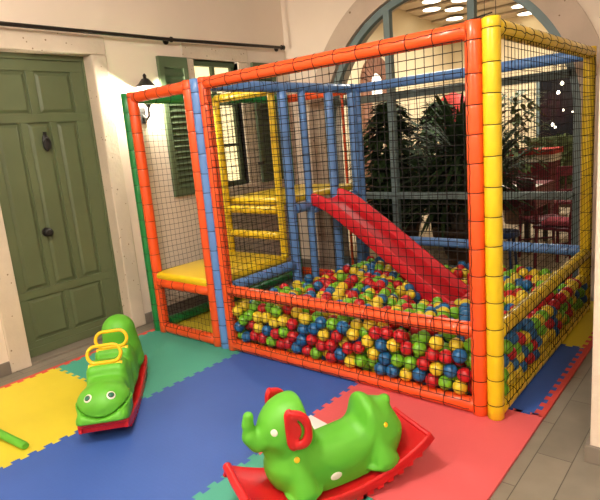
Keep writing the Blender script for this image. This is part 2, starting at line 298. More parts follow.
BALLDATA = "-41,130,289;-41,126,208;31,125,329;34,125,241;151,42,309;-41,126,126;126,42,204;-41,191,344;114,114,351;39,126,61;34,125,159;207,42,210;98,104,113;285,42,360;105,97,271;230,42,288;289,42,204;154,42,126;391,42,307;238,42,133;514,42,361;312,42,283;455,42,206;369,42,221;471,42,292;603,42,365;319,42,128;11,497,357;400,42,145;199,108,339;538,42,203;281,207,351;-41,559,345;400,113,348;622,42,200;-41,280,364;561,42,294;847,42,312;482,42,128;800,42,145;643,42,279;576,248,368;575,42,129;683,42,350;201,641,360;922,42,347;702,42,214;273,375,329;740,42,287;385,335,352;810,42,231;404,230,351;1078,42,269;657,42,126;216,502,343;32,252,339;652,211,361;1003,42,355;746,85,381;127,668,336;891,42,213;1094,42,350;1223,42,357;879,42,126;1023,42,207;25,1011,339;970,42,280;1345,42,299;864,114,347;103,802,337;1483,42,371;954,42,160;1181,42,218;1157,42,126;161,234,348;438,626,330;1348,42,214;1248,42,279;506,228,332;1028,43,126;1428,42,310;526,452,345;1156,42,297;146,1052,346;1103,42,191;1267,42,200;1358,113,360;1429,42,228;248,867,352;1590,42,310;87,313,344;-41,1273,306;1877,42,319;1320,42,135;295,464,343;1439,118,371;22,1155,340;967,116,370;1238,56,124;1142,420,360;249,1490,310;885,190,370;1512,42,285;1589,42,214;117,122,191;1673,42,221;-41,410,311;1507,42,204;-41,963,307;83,188,333;1400,42,151;-41,570,137;1557,42,138;1672,42,303;-41,1119,302;1326,548,352;1066,1036,296;1754,42,301;1808,42,126;1192,943,352;1307,251,345;-41,351,139;1471,373,362;1763,110,346;126,1314,318;1884,128,331;-41,805,237;1877,42,195;1352,438,347;-41,685,312;805,231,375;1638,42,147;1822,42,255;-24,273,124;1483,290,352;566,1747,313;-41,207,218;443,1465,302;958,1275,190;-41,251,287;1826,393,367;1719,42,153;878,1691,288;887,1652,217;336,1368,310;104,948,311;1670,760,340;372,1801,315;-41,502,287;956,1678,267;1646,1052,344;1163,98,358;1077,469,353;650,1365,260;103,1710,291;-41,767,309;882,1549,134;1192,358,342;1477,58,129;-41,849,309;388,904,338;1602,111,361;1884,907,343;1060,1667,295;1265,664,337;560,1423,295;727,79,146;1172,188,346;457,294,349;1388,259,332;1008,1080,259;685,136,356;-41,460,216;-41,332,284;174,1676,312;-41,378,216;326,540,348;963,509,345;-41,1836,288;1763,245,349;790,101,314;-41,289,208;985,741,288;1715,356,367;1682,114,341;914,295,367;1884,746,331;-41,1603,309;1155,707,337;328,959,338;252,576,346;1017,1634,234;684,286,363;956,1629,180;1071,1295,275;685,1944,296;250,1130,330;1007,1729,306;-41,433,139;689,1539,276;957,226,356;-41,714,191;270,113,296;802,1652,227;84,1944,298;959,924,265;1017,679,335;462,146,306;759,573,331;1763,1308,342;833,308,376;89,453,314;-41,609,280;-41,837,161;1264,321,334;159,1533,304;762,295,338;1499,453,366;1663,1270,341;299,1837,308;955,97,221;1052,1148,285;969,1520,199;559,527,347;1077,1541,278;1001,1152,221;1226,1504,284;33,655,330;-41,542,214;223,1051,317;124,527,310;981,1439,205;-41,663,126;1015,1234,232;418,410,348;1142,1511,318;225,1873,309;177,393,319;358,615,348;860,1790,270;179,983,316;874,1944,287;-41,623,199;1195,1218,279;484,560,346;-41,1441,302;-41,1311,234;451,485,346;1040,1402,250;-41,763,126;86,1446,314;25,910,298;609,323,364;1358,1033,334;756,438,359;1751,68,224;32,813,298;445,845,349;25,1318,325;517,635,347;720,362,360;317,728,343;-41,1359,300;243,1720,292;282,652,344;1271,952,331;171,901,309;1495,1018,344;725,1611,294;390,691,347;1554,333,356;1812,1114,338;1102,1370,294;1011,1325,228;1818,538,340;888,1420,136;1566,1533,313;-41,1015,137;97,1792,291;-41,918,169;420,767,347;-41,905,250;1116,1608,308;799,108,97;950,1357,183;1130,123,61;672,614,330;1063,258,341;315,884,307;645,1620,276;1399,694,357;997,584,345;886,1631,137;254,264,298;805,1133,209;1402,518,349;638,536,329;1119,320,339;646,397,359;486,1736,294;185,104,258;1590,1253,307;1635,344,354;387,1655,300;1397,372,327;609,1693,268;17,193,285;26,364,326;93,181,251;340,1590,286;-41,985,217;571,386,327;536,312,329;-41,1146,219;-41,1041,280;109,168,61;728,123,61;1095,1452,287;1410,1747,299;835,445,339;81,596,301;1521,115,369;1482,937,341;-41,1177,143;692,1686,293;1883,74,119;-41,1522,292;29,1621,271;605,461,328;-41,1888,126;148,1893,291;365,1032,336;312,1762,276;1703,685,332;-41,1066,202;1197,1740,307;1316,1104,334;-41,1227,208;1436,777,354;581,101,241;1655,1545,309;955,1944,298;-41,1289,155;532,916,285;166,312,323;1422,1827,312;538,1284,284;-41,1602,150;1415,983,302;-41,1445,148;1749,581,325;1214,1025,346;406,1114,331;1459,855,345;859,1018,214;227,789,318;453,1321,285;1360,622,349;35,206,74;-41,1097,126;1089,837,325;1048,122,65;-41,1366,126;1437,592,350;1433,120,71;1480,520,323;536,116,320;689,1806,272;-41,1391,211;195,699,301;84,190,158;1616,265,348;946,370,360;1269,870,320;923,1840,290;1214,1899,293;-41,1553,216;1884,586,346;1192,791,330;31,1236,330;-41,1683,296;459,1052,327;1148,1011,293;-41,1890,226;1464,1686,294;-37,1472,226;1046,112,349;1332,818,325;799,371,337;194,107,162;608,121,70;73,1868,271;1230,1296,282;1574,1791,298;-41,1634,230;436,1589,299;395,463,289;1659,902,333;1246,1377,280;418,99,254;1056,758,328;425,977,332;1021,817,283;1104,546,340;-41,1523,126;1619,828,330;1652,1691,301;1497,1564,280;1311,1304,285;1300,737,332;1371,1456,284;1109,1806,292;762,163,359;1720,503,333;170,1757,301;91,1026,292;556,838,280;-41,1734,229;1552,1323,287;879,117,78;168,1131,338;432,539,287;197,553,282;1533,1464,283;1617,1477,284;1509,741,344;425,104,98;411,1873,312;246,935,306;634,809,288;1807,115,84;804,1658,144;105,1245,280;1134,630,321;274,520,288;-41,1810,198;262,1344,285;977,102,100;1687,981,326;567,1871,290;-41,1755,126;-41,1682,164;603,1944,296;1762,949,318;1646,627,324;346,1234,268;538,1560,268;1093,93,127;364,1445,306;374,1311,266;993,301,348;1777,659,308;855,108,264;1531,1639,285;1474,666,344;1821,1944,271;1330,1753,277;374,1944,294;455,1944,306;1771,373,309;1813,176,338;1106,1210,281;1261,1795,297;255,110,91;1433,1944,285;1770,738,326;499,102,243;1884,1894,287;1816,1799,287;359,817,323;1787,1236,310;387,1524,300;486,1873,278;231,627,285;858,688,295;1558,1869,279;904,763,283;1431,1612,280;933,1755,282;1322,1521,274;408,1385,263;1472,112,297;936,1487,132;1884,1024,292;513,1482,263;1840,1299,315;1392,1317,284;641,1446,251;1214,601,308;1350,1598,276;1806,1036,314;628,268,307;841,101,183;1884,1149,321;1503,1388,277;1721,1875,279;1840,115,190;1053,891,271;757,103,218;1884,490,346;1040,1560,207;524,1670,263;173,115,82;1221,435,335;289,1427,277;359,389,291;774,701,286;1676,1944,279;1048,1481,227;529,103,100;88,1565,278;1298,1661,274;151,1177,272;901,1712,133;1378,1675,275;1815,1514,294;1123,910,312;1024,376,336;1451,1469,274;1277,1229,278;337,157,319;229,1559,270;1376,752,304;1699,1481,283;1290,1445,275;1677,434,336;915,115,152;1837,1615,281;1747,1559,281;155,166,302;1282,96,334;1663,1819,265;313,1159,269;1514,598,320;1552,675,318;15,1781,267;1484,186,354;1566,191,352;1351,1944,278;185,1248,294;1090,964,259;816,1892,260;386,605,270;1674,1403,288;1225,723,297;1538,841,329;333,235,294;1328,1838,280;1236,1147,279;1809,1705,277;929,111,297;964,1735,209;1340,1380,276;1198,910,278;715,830,253;550,1136,272;170,177,222;1699,102,101;1729,1716,286;443,1803,274;1151,1312,265;1473,1303,278;1403,1534,276;395,288,285;1585,755,315;1210,119,76;770,1826,273;1884,131,61;38,229,213;982,1036,190;595,192,305;1143,251,303;-5,196,146;418,251,61;1515,1233,280;1884,387,309;1189,1824,270;1836,958,284;254,116,216;1537,1720,279;377,184,247;1421,1392,274;1884,1759,265;1681,562,283;314,1511,265;428,1244,273;1558,1105,327;882,1733,210;746,1747,279;32,1508,258;443,221,280;1591,1944,271;1718,1082,318;1479,1141,284;692,108,279;344,110,90;337,244,61;1109,112,297;1332,674,291;1884,95,257;1024,103,270;392,1733,275;775,1016,206;123,738,291;1884,821,299;676,119,200;555,258,270;662,1089,206;1735,872,308;294,1944,274;1059,1025,213;240,1640,260;1533,107,95;1270,1584,271;1810,1376,332;1593,1399,274;618,113,314;1742,159,61;844,167,134;1073,1741,258;1055,117,196;403,118,176;1570,1173,283;852,1732,61;886,1339,134;861,1586,61;1351,496,288;599,735,286;1884,1230,307;477,147,144;57,263,132;1227,245,326;33,1083,301;1391,105,273;981,1568,130;988,166,309;1001,1225,142;1413,172,316;1296,601,294;1884,208,313;1202,109,284;41,526,287;464,165,61;1711,1247,279;1691,112,259;1633,1330,292;1512,121,223;1884,652,298;36,1944,232;95,874,276;1648,1197,294;895,1660,61;5,673,245;1759,1640,275;1303,97,255;1097,1616,228;1660,162,61;1431,905,286;1126,764,285;1724,794,287;1263,795,287;155,1386,288;1245,156,140;182,1461,270;950,1163,158;1170,1392,253;906,1259,129;1294,108,94;1616,104,98;1427,1064,291;1191,1579,295;307,595,287;1155,840,276;1018,1305,141;1198,1075,283;599,187,128;733,630,278;982,1698,134;1863,167,131;608,1804,267;1771,1444,294;507,507,287;218,239,134;1056,171,130;210,1944,269;162,179,137;1565,479,326;1373,575,282;316,1672,263;563,990,267;41,732,298;181,274,61;1630,1117,289;353,530,267;103,249,61;190,1320,254;1089,691,289;1612,117,238;-20,1196,281;1194,502,288;610,1521,262;524,182,266;1578,166,61;1605,554,321;337,113,250;31,1701,253;1038,1702,195;604,112,161;1238,379,278;882,1816,141;901,1515,61;1252,170,304;520,764,279;1140,1685,285;1093,386,293;571,658,288;335,672,285;591,331,270;279,1084,267;1307,112,175;1136,111,220;1067,596,287;118,246,207;1290,441,290;178,248,269;1529,188,268;914,550,294;238,427,276;1019,1801,269;1152,1757,241;954,214,212;1055,752,246;1347,163,61;160,824,283;786,180,61;1223,111,205;474,834,273;1554,114,294;1022,658,256;679,743,270;953,1775,135;303,182,211;250,166,151;358,750,275;892,1802,61;1395,1878,254;394,1167,269;1359,158,219;891,162,214;21,1261,253;671,134,119;1623,1750,246;1420,113,188;862,251,320;366,182,141;536,583,286;1128,1131,258;1081,1811,214;930,691,253;270,1264,272;546,173,61;319,316,295;471,433,281;1391,226,257;1508,1064,277;949,961,192;1224,988,274;1884,1366,298;1496,171,61;137,315,247;1125,1689,205;1727,160,203;1767,108,155;1216,1656,279;1756,296,285;233,186,285;736,498,306;1436,1211,277;415,682,269;249,1475,224;488,1404,260;1199,306,279;707,265,285;1348,888,285;1403,828,285;1666,1047,264;279,1554,205;1309,1573,200;1045,1876,250;1822,1358,245;526,1802,267;1102,184,206;351,1874,257;701,418,301;814,1659,61;1370,113,123;544,158,191;1358,301,261;449,912,280;522,215,136;1601,1598,276;1078,1103,198;1427,466,291;374,1801,230;1476,1875,274;435,359,286;922,1805,215;189,193,61;1626,164,303;75,1370,286;113,1102,267;986,152,169;800,1733,219;98,254,287;1003,1811,190;830,1753,142;1076,1184,209;862,1443,61;1162,427,279;92,799,244;1686,219,312;646,193,61;1034,520,305;976,1411,128;1168,1822,189;1748,1367,280;1113,1432,210;518,1944,254;1074,1944,141;1475,146,137;1681,1617,279;1596,1673,244;1809,119,279;1310,233,265;197,761,247;673,1944,215;1415,645,292;666,340,303;1571,117,167;322,113,169;870,820,235;953,811,238;1025,182,237;1280,1497,208;1805,874,265;27,983,262;163,1607,270;409,1027,267;1537,402,314;1035,1145,143;833,177,303;224,341,273;1884,895,262;448,1529,245;1025,1448,61;24,1426,253;381,869,261;293,812,275;977,1661,61;942,166,61;1101,1350,213;1334,161,297;1142,1058,223;1321,366,296;1462,392,282;1284,1037,298;1835,315,302;162,461,277;84,670,266;1884,459,270;293,375,245;315,453,264;1646,767,262;236,1187,273;495,687,287;1156,176,267;1002,870,211;241,1801,263;1111,1259,213;1000,245,288;914,192,287;1447,168,242;519,1060,272;1015,1732,61;23,601,96;924,195,136;1623,968,277;1668,850,267;1699,800,208;28,847,223;1597,890,280;752,164,277;1673,714,206;1716,663,254;959,1087,130;1832,1879,219;1775,517,273;39,1104,61;1744,441,274;698,1668,134;1813,238,284;810,1802,61;1884,176,228;754,1725,152;734,1651,61;783,1584,61;515,1528,195;1503,1788,245;1500,1675,219;1586,1041,285;1884,1677,257;809,168,218;785,239,281;1661,482,272;1617,397,294;1695,376,280;1675,299,299;481,987,273;1739,236,232;1044,314,284;988,574,264;651,666,269;691,560,272;992,713,203;39,301,61;567,1354,252;383,176,61;1015,789,185;801,361,221;654,1658,203;1744,170,283;744,352,279;935,273,159;102,375,292;1320,1903,214;161,392,233;1387,1798,240;1495,1458,205;919,880,209;299,229,132;1167,121,145;572,1461,210;617,1404,172;896,342,302;969,429,304;821,312,284;1017,198,61;1772,1293,250;1097,215,61;1809,1165,274;1721,1161,280;1774,1087,258;966,496,255;898,469,292;564,1836,204;835,574,300;889,621,260;829,751,252;869,942,185;1832,712,278;828,994,136;23,374,94;876,1183,129;37,456,68;3,501,128;944,1446,61;1884,1538,257;830,1073,160;972,353,275;1853,1442,292;1884,259,249;986,289,220;501,1318,219;620,1325,196;1121,318,257;751,1087,141;620,1019,205;1740,1013,272;299,172,61;687,971,203;615,940,229;27,291,266;255,241,61;789,810,210;26,324,177;922,272,268;1266,176,61;19,448,272;1811,792,278;1821,730,199;27,591,239;1747,736,234;40,673,61;1825,598,280;1810,459,319;32,885,150;5,953,111;27,1028,88;1149,1549,231;1480,800,289;1239,1197,212;1037,1760,135;1665,114,174;880,1876,212;192,1749,222;234,867,260;216,1604,188;1089,1944,222;214,975,243;165,1039,258;1170,1944,240;757,1944,220;1006,1944,225;1032,1635,149;69,1171,275;924,1944,222;837,1944,200;866,1281,61;781,1355,61;859,1362,61;955,1143,61;1206,1700,211;360,1092,266;378,951,269;1258,1637,207;1231,236,244;1228,1560,203;1127,1875,252;38,1788,63;1466,235,290;576,234,195;1177,1624,213;1302,1011,218;115,1870,201;138,1794,179;453,165,221;102,1728,211;1120,1760,164;97,1650,235;1352,633,216;223,1398,237;601,1748,207;422,273,209;669,198,170;1434,632,212;301,936,245;583,246,61;469,701,211;416,409,224;1331,360,211;729,333,61;1274,522,295;1257,661,254;1491,361,203;1435,311,289;481,293,271;1515,330,284;283,1005,286;1607,695,258;1277,311,254;1317,1158,273;228,702,198;768,1730,61;23,756,222;817,1511,61;781,1437,61;1012,1368,61;947,1285,61;1069,182,311;353,1433,225;123,974,231;935,1365,61;780,1274,61;296,1797,203;89,1047,212;108,1160,200;35,1115,226;34,1194,199;1358,1237,275;620,1244,205;29,1351,221;1397,1140,281;475,1176,261;38,1381,64;620,1160,210;1531,980,279;1076,243,257;1465,1382,205;1250,1420,209;152,695,227;151,623,267;1335,973,283;1228,444,230;1110,491,275;1452,723,289;552,441,269;1507,464,270;1145,565,272;710,269,161;842,276,61;922,257,61;739,210,211;866,197,61;272,1870,232;1165,682,258;275,297,226;1029,947,201;675,190,285;1596,318,288;761,153,153;1545,257,309;344,401,186;1017,1495,132;824,1812,199;714,1878,240;162,1823,252;246,576,221;442,221,149;837,867,176"
# ------------------------------------------------------------------ room shell
FZ = -.015
XW, YB, CZ = -3.2, 2.4, 3.3
struct(MB().box((XW-.3, -6.2, FZ-.1), (3.7, YB+.3, FZ)).obj('floor', 'floor'))
struct(MB().box((XW-.3, -6.2, CZ), (3.7, YB+.3, CZ+.1)).obj('ceiling', 'ceiling'))
wl = MB()
for y0, y1, z0, z1 in [(-6.2, -.95, FZ, CZ), (-.95, -.03, 2.36, CZ), (-.03, 1.03, FZ, CZ), (1.03, 1.62, FZ, 1.10), (1.03, 1.62, 2.36, CZ), (1.62, YB, FZ, CZ)]:
    wl.box((XW-.3, y0, z0), (XW, y1, z1))
struct(wl.obj('wall_left', 'plaster'))
struct(MB().box((XW-.3, -6.3, FZ), (3.7, -6.1, CZ)).obj('wall_front', 'plaster'))
struct(MB().box((3.5, -6.1, FZ), (3.7, -.1, CZ)).obj('wall_rear', 'plaster'))
pier = MB().box((.518, -.1, FZ), (3.7, YB, CZ)).obj('wall_right', 'pier'); struct(pier)
bv = pier.modifiers.new('bevel', 'BEVEL'); bv.width = .012; bv.segments = 3
# arched back wall
AX, AZ, AR, RR = -1.4, 1.54, 1.30, 1.52
NA = 48
def arc(r, n=NA): return [(AX+r*math.cos(PI*i/n), AZ+r*math.sin(PI*i/n)) for i in range(n+1)]
def xz_strip(mb, inner, outer, y0, y1, mi=0, smooth=False):
    n = len(inner)
    vs = [(x, y0, z) for x, z in inner]+[(x, y0, z) for x, z in outer]+[(x, y1, z) for x, z in inner]+[(x, y1, z) for x, z in outer]
    fs = []
    for i in range(n-1):
        fs += [(i, i+1, n+i+1, n+i), (2*n+i+1, 2*n+i, 3*n+i, 3*n+i+1), (2*n+i, 2*n+i+1, i+1, i), (n+i, n+i+1, 3*n+i+1, 3*n+i)]
    fs += [(0, n, 3*n, 2*n), (n-1, 3*n-1, 4*n-1, 2*n-1)]
    mb.add(vs, fs, mi, smooth)
bw = MB()
bw.box((XW, YB, FZ), (AX-AR, YB+.3, AZ)).box((AX+AR, YB, FZ), (.518+.3, YB+.3, AZ))
angs = sorted([PI*i/NA for i in range(NA+1)]+[math.atan2(CZ-AZ, .818-AX), PI-math.atan2(CZ-AZ, AX-XW)])
inner = [(AX+AR*math.cos(a), AZ+AR*math.sin(a)) for a in angs]; outer = []
for x, z in inner:                                   # out to the rectangle above the springing line
    dx, dz = x-AX, z-AZ
    L, Rt, H = AX-XW, .818-AX, CZ-AZ
    t = min([H/dz if dz > 1e-6 else 1e9, (Rt/dx if dx > 1e-6 else 1e9), (L/-dx if dx < -1e-6 else 1e9)])
    outer.append((AX+dx*t, AZ+dz*t))
xz_strip(bw, inner, outer, YB, YB+.3)
struct(bw.obj('wall_back', 'plaster'))
ring = MB(); xz_strip(ring, arc(AR), arc(RR), YB-.02, YB+.06)
ring.box((AX-RR, YB-.02, FZ), (AX-AR, YB+.06, AZ)).box((AX+AR, YB-.02, FZ), (AX+RR, YB+.06, AZ))
struct(ring.obj('trim_1', 'arch_stone'))
# arched window frame and its panes
wf = MB(); xz_strip(wf, arc(AR-.07), arc(AR), YB+.03, YB+.10)
for sx in (-1, 1): wf.box((AX+sx*AR, YB+.03, FZ), (AX+sx*(AR-.07), YB+.10, AZ))
MX = (-1.885, -1.025)
for x in MX:
    top = AZ+math.sqrt((AR-.05)**2-(x-AX)**2); wf.box((x-.034, YB+.025, FZ), (x+.034, YB+.10, top))
for z in (.855, 1.868):
    half = AR-.04 if z < AZ else math.sqrt((AR-.04)**2-(z-AZ)**2)
    wf.box((AX-half, YB+.03, z-.034), (AX+half, YB+.095, z+.034))
wf.box((AX-AR+.02, YB+.03, FZ), (AX+AR-.02, YB+.10, .14))
win1 = struct(wf.obj('window_1', 'frame', bevel=.006))
gp = [(AX-AR+.06, .10)]+[(x, z) for x, z in arc(AR-.06)][::-1]+[(AX+AR-.06, .10)]
g = MB(); g.add([(x, YB+.06, z) for x, z in gp], [tuple(range(len(gp)))]); struct(g.obj('window_glass', 'glass', win1))

# door surround, door
ds = MB()
ds.box((XW-.14, -1.10, FZ), (XW+.015, -.945, 2.34)).box((XW-.14, -.04, FZ), (XW+.015, .10, 2.34)).box((XW-.14, -1.10, 2.34), (XW+.015, .10, 2.485))
struct(ds.obj('trim_2', 'stone', bevel=.012))
DX = -3.335
d = MB(); DY0, DY1 = -.935, -.05
panels = [(-.82, -.53, 1.89, 2.215), (-.465, -.165, 1.89, 2.215), (-.83, -.635, .53, 1.825), (-.585, -.40, .53, 1.825), (-.35, -.175, .53, 1.825), (-.83, -.53, .12, .465), (-.49, -.19, .12, .465)]
# leaf built as rails and stiles round sunk panels with raised fields
d.box((DX-.05, DY0, .005), (DX-.018, DY1, 2.30))
def bars(y0, y1, z0, z1): d.box((DX-.02, y0, z0), (DX, y1, z1))
def row(ps, z0, z1):
    ys = DY0
    for a, b, _, _ in ps: bars(ys, a, z0, z1); ys = b
    bars(ys, DY1, z0, z1)
row(panels[0:2], 1.89, 2.215); row(panels[2:5], .53, 1.825); row(panels[5:7], .12, .465)
for z0, z1 in ((.005, .12), (.465, .53), (1.825, 1.89), (2.215, 2.30)): bars(DY0, DY1, z0, z1)
for a, b, z0, z1 in panels:
    i, o = .012, .034
    vs = [(DX-.018, a+i, z0+i), (DX-.018, b-i, z0+i), (DX-.018, b-i, z1-i), (DX-.018, a+i, z1-i), (DX-.003, a+o, z0+o), (DX-.003, b-o, z0+o), (DX-.003, b-o, z1-o), (DX-.003, a+o, z1-o)]
    d.add(vs, [(4, 5, 6, 7), (0, 1, 5, 4), (1, 2, 6, 5), (2, 3, 7, 6), (3, 0, 4, 7)])
d.box((DX-.02, DY0, .005), (DX+.012, DY1, .07))
door = struct(d.obj('door_1', 'door', bevel=.003))
fr = MB().box((DX-.05, -.945, 2.30), (DX+.02, -.04, 2.345)).box((DX-.05, -.058, FZ), (DX+.02, -.04, 2.30)).box((DX-.05, -.952, FZ), (DX+.012, -.937, 2.30))
struct(fr.obj('door_frame', 'door', door))
kn = MB(); kn.tube([(DX, -.59, .969), (DX+.012, -.59, .969)], .036, 20); kn.tube([(DX+.01, -.59, .969), (DX+.035, -.59, .969), (DX+.055, -.59, .969), (DX+.062, -.59, .969)], [.014, .016, .034, .020], 20)
kn.obj('door_knob', 'iron', door)
kk = MB(); kk.tube([(DX+.012, -.47, 1.735), (DX+.02, -.47, 1.70), (DX+.022, -.47, 1.66), (DX+.02, -.47, 1.60)], [.012, .030, .034, .008], 12, flat=.5)
kk.tube([(DX+.02, -.47, 1.75), (DX+.02, -.47, 1.725)], [.016, .010], 10)
kk.tube([(DX+.03+.012*math.cos(a), -.47+.028*math.sin(a), 1.655+.045*math.cos(a)) for a in [i*PI/8 for i in range(16)]], .006, 6, closed=True)
kk.obj('door_knocker', 'iron', door)
struct(MB().box((XW-.2, -.95, FZ), (XW+.0, -.03, FZ+.018)).obj('door_threshold', 'base', door))
# baseboards
for nm, a, b in [('baseboard_left', (XW, -6.1, FZ), (XW+.014, -1.10, .085)), ('baseboard_left_2', (XW, .10, FZ), (XW+.014, YB, .085)), ('baseboard_back', (XW, YB-.014, FZ), (AX-RR, YB, .085)),
                 ('baseboard_right', (.5, -.116, FZ), (3.5, -.1, .07)), ('baseboard_right_2', (.5, -.1, FZ), (.518, YB, .07))]:
    struct(MB().box(a, b).obj(nm, 'base', bevel=.003))
# left window: stone surround, frame, lit panes
ws = MB().box((XW-.14, .90, 1.06), (XW+.012, 1.03, 2.36)).box((XW-.14, 1.62, 1.06), (XW+.012, 1.78, 2.36)).box((XW-.14, .90, 2.36), (XW+.012, 1.78, 2.50)).box((XW-.14, .90, 1.0), (XW+.03, 1.78, 1.10))
struct(ws.obj('trim_3', 'stone', bevel=.010))
wx = XW-.06
w2 = MB().box((wx-.04, 1.03, 1.10), (wx, 1.075, 2.36)).box((wx-.04, 1.575, 1.10), (wx, 1.62, 2.36)).box((wx-.04, 1.03, 2.31), (wx+.01, 1.62, 2.36)).box((wx-.04, 1.03, 1.10), (wx+.01, 1.62, 1.15)).box((wx-.035, 1.305, 1.1), (wx+.005, 1.345, 2.36)).box((wx-.035, 1.03, 1.51), (wx-.005, 1.62, 1.54)).box((wx-.035, 1.03, 1.93), (wx-.005, 1.62, 1.96))
win2 = struct(w2.obj('window_2', 'shutter', bevel=.003))
struct(MB().add([(wx-.025, 1.06, 1.13), (wx-.025, 1.59, 1.13), (wx-.025, 1.59, 2.33), (wx-.025, 1.06, 2.33)], [(0, 1, 2, 3)]).obj('window_glass', 'glass', win2))
# the room beyond that window: a warm lit wall a little way behind the glass
struct(MB().box((wx-.075, 1.0, 1.08), (wx-.07, 1.66, 2.38)).obj('window_lit_room', 'lit'))

def shutter(y0, y1, hinge_left, label):
    t = empty('window_shutter', (XW+.012, y0, 1.09)); tag(t, label, 'shutter', None)
    W, H, D = y1-y0, 1.27, .035
    f = MB().box((0, 0, 0), (D, .055, H)).box((0, W-.055, 0), (D, W, H)).box((0, .05, 0), (D, W-.05, .075)).box((0, .05, H-.10), (D, W-.05, H))
    f.box((0, .05, 0), (.006, W-.05, H))
    f.obj('frame', 'shutter', t, bevel=.003)
    s = MB(); z = .085
    while z < H-.13:
        s.add([(.010, .05, z+.032), (.036, .05, z), (.036, W-.05, z), (.010, W-.05, z+.032), (.006, .05, z+.026), (.032, .05, z-.006), (.032, W-.05, z-.006), (.006, W-.05, z+.026)],
              [(0, 1, 2, 3), (7, 6, 5, 4), (0, 4, 5, 1), (2, 6, 7, 3)]); z += .0535
    s.obj('louvres', 'shutter', t)
    h = MB(); yy = W if hinge_left else 0
    for z in (.2, .95): h.box((-.005, yy-.03, z), (.04, yy+.03, z+.025))
    h.obj('hinge', 'iron', t)
    return t
shutter(.59, .92, True, 'green louvred shutter folded open between wall lantern and window')
shutter(1.80, 2.16, False, 'green louvred shutter folded open between window and room corner')

# curtain rod
cr = empty('curtain_rod', (-3.11, 2.27, 2.53)); tag(cr, 'long black curtain rod running above the green door and window', 'curtain rod')
MB().tube([(0, 0, 0), (0, -1.5, -.032), (0, -3.0, -.038), (0, -6.6, -.05)], .016, 12).tube([(0, .01, 0), (0, -.03, 0)], .026, 12).obj('rod', 'rod', cr)
for y, z in ((-.02, 0), (-1.54, -.032), (-4.2, -.043)):
    MB().tube([(-.09, y, z), (-.08, y, z)], .030, 14).tube([(-.088, y, z), (0, y, z)], .008, 8).tube([(0, y-.006, z), (0, y+.006, z)], .025, 12).obj('bracket', 'rod', cr)
# wall lanterns
def lantern(loc, rz, label, sc=1.0):
    t = empty('wall_lantern', loc, rz); t.scale = (sc, sc, sc); tag(t, label, 'lantern', 'wall lanterns')
    # local +x points out of the wall
    a = MB(); a.box((0, -.03, -.30), (.014, .03, -.16)); a.tube([(.01, 0, -.23), (.06, 0, -.27), (.10, 0, -.24), (.11, 0, -.16)], .011, 8); a.tube([(.11, 0, -.17), (.11, 0, -.14)], [.014, .032], 12)
    a.tube([(.04, 0, -.30), (.05, 0, -.25)], .008, 6)
    a.obj('bracket', 'iron', t)
    s = MB(); s.tube([(.11, 0, 0), (.11, 0, .004), (.11, 0, .035), (.11, 0, .07), (.11, 0, .075), (.11, 0, .10), (.11, 0, .115)], [.105, .098, .058, .030, .014, .016, .004], 20)
    s.obj('shade', 'iron', t)
    b = MB(); b.tube([(.11, 0, -.13), (.11, 0, -.115), (.11, 0, -.08), (.11, 0, -.045), (.11, 0, -.02)], [.012, .026, .038, .026, .012], 16); b.obj('glass_bulb', 'glass', t); MB().tube([(.11, 0, -.075), (.11, 0, -.065), (.11, 0, -.045), (.11, 0, -.032)], [.004, .014, .014, .004], 10).obj('filament', 'lampsoft', t)
    for k in range(4):
        an = PI/4+k*PI/2; MB().tube([(.11+.028*math.cos(an), .028*math.sin(an), -.15), (.11+.07*math.cos(an), .07*math.sin(an), 0)], .003, 5).obj('cage_bar', 'iron', t)
    return t
lantern((XW, .375, 2.075), 0, 'black wall lantern glowing above the orange corner of the play cage')
lantern((.075, YB, 2.24), -PI/2, 'small lit wall lantern right of the big arched window', .5)

# ------------------------------------------------------------------ foam mats
TS = 1.055; XB = [-2.935, -1.88, -.825, .205]; YR = [-1.935, -.88, .17, 1.20, 2.25]
def edge(a, b, n=12, amp=.013, flat=False):
    """points from a to b (b excluded); jigsaw teeth unless flat"""
    a = Vector(a); b = Vector(b)
    if flat: return [tuple(a)]
    d = b-a; L = d.length; t = d/L; nrm = Vector((-t.y, t.x)); p = L/n; out = [tuple(a)]
    for k in range(n):
        s = k*p
        for u, h in ((.27, -1), (.21, 1), (.79, 1), (.73, -1)): out.append(tuple(a+t*(s+u*p)+nrm*(h*amp)))
        # between teeth the line lies at -amp
    return out
def tile(x0, x1, y0, y1, m, label, sides, name='foam_mat', cat='foam mat'):
    """sides: dict of flat sides; shared edges are always walked the same way so both tiles match"""
    P = []
    def seg(a, b, key):
        # canonical direction: increasing coordinate
        if (b[0]+b[1]) < (a[0]+a[1]):
            e = edge(b, a, flat=key in sides); e.append(a); e = e[::-1]; P.extend(e[:-1])
        else: P.extend(edge(a, b, flat=key in sides))
    seg((x0, y0), (x1, y0), 's'); seg((x1, y0), (x1, y1), 'e'); seg((x1, y1), (x0, y1), 'n'); seg((x0, y1), (x0, y0), 'w')
    mb = MB()
    bm = bmesh.new(); vs = [bm.verts.new((x, y, 0)) for x, y in P]; f = bm.faces.new(vs)
    if f.normal.z < 0: f.normal_flip()
    f.normal_update()
    if f.normal.z < 0: bmesh.ops.reverse_faces(bm, faces=[f])
    r = bmesh.ops.extrude_face_region(bm, geom=[f])
    nv = [v for v in r['geom'] if isinstance(v, bmesh.types.BMVert)]
    for v in nv: v.co.z = FZ+.0005
    bmesh.ops.recalc_face_normals(bm, faces=bm.faces)
    me = bpy.data.meshes.new(name); bm.to_mesh(me); bm.free(); me.materials.append(M[m])
    o = bpy.data.objects.new(name, me); COL.objects.link(o); tag(o, label, cat, 'interlocking foam floor mats'); return o
tile(XB[0], XB[1], YR[0], YR[1], 'mat_yellow', 'yellow foam mat in front of the green door', '')
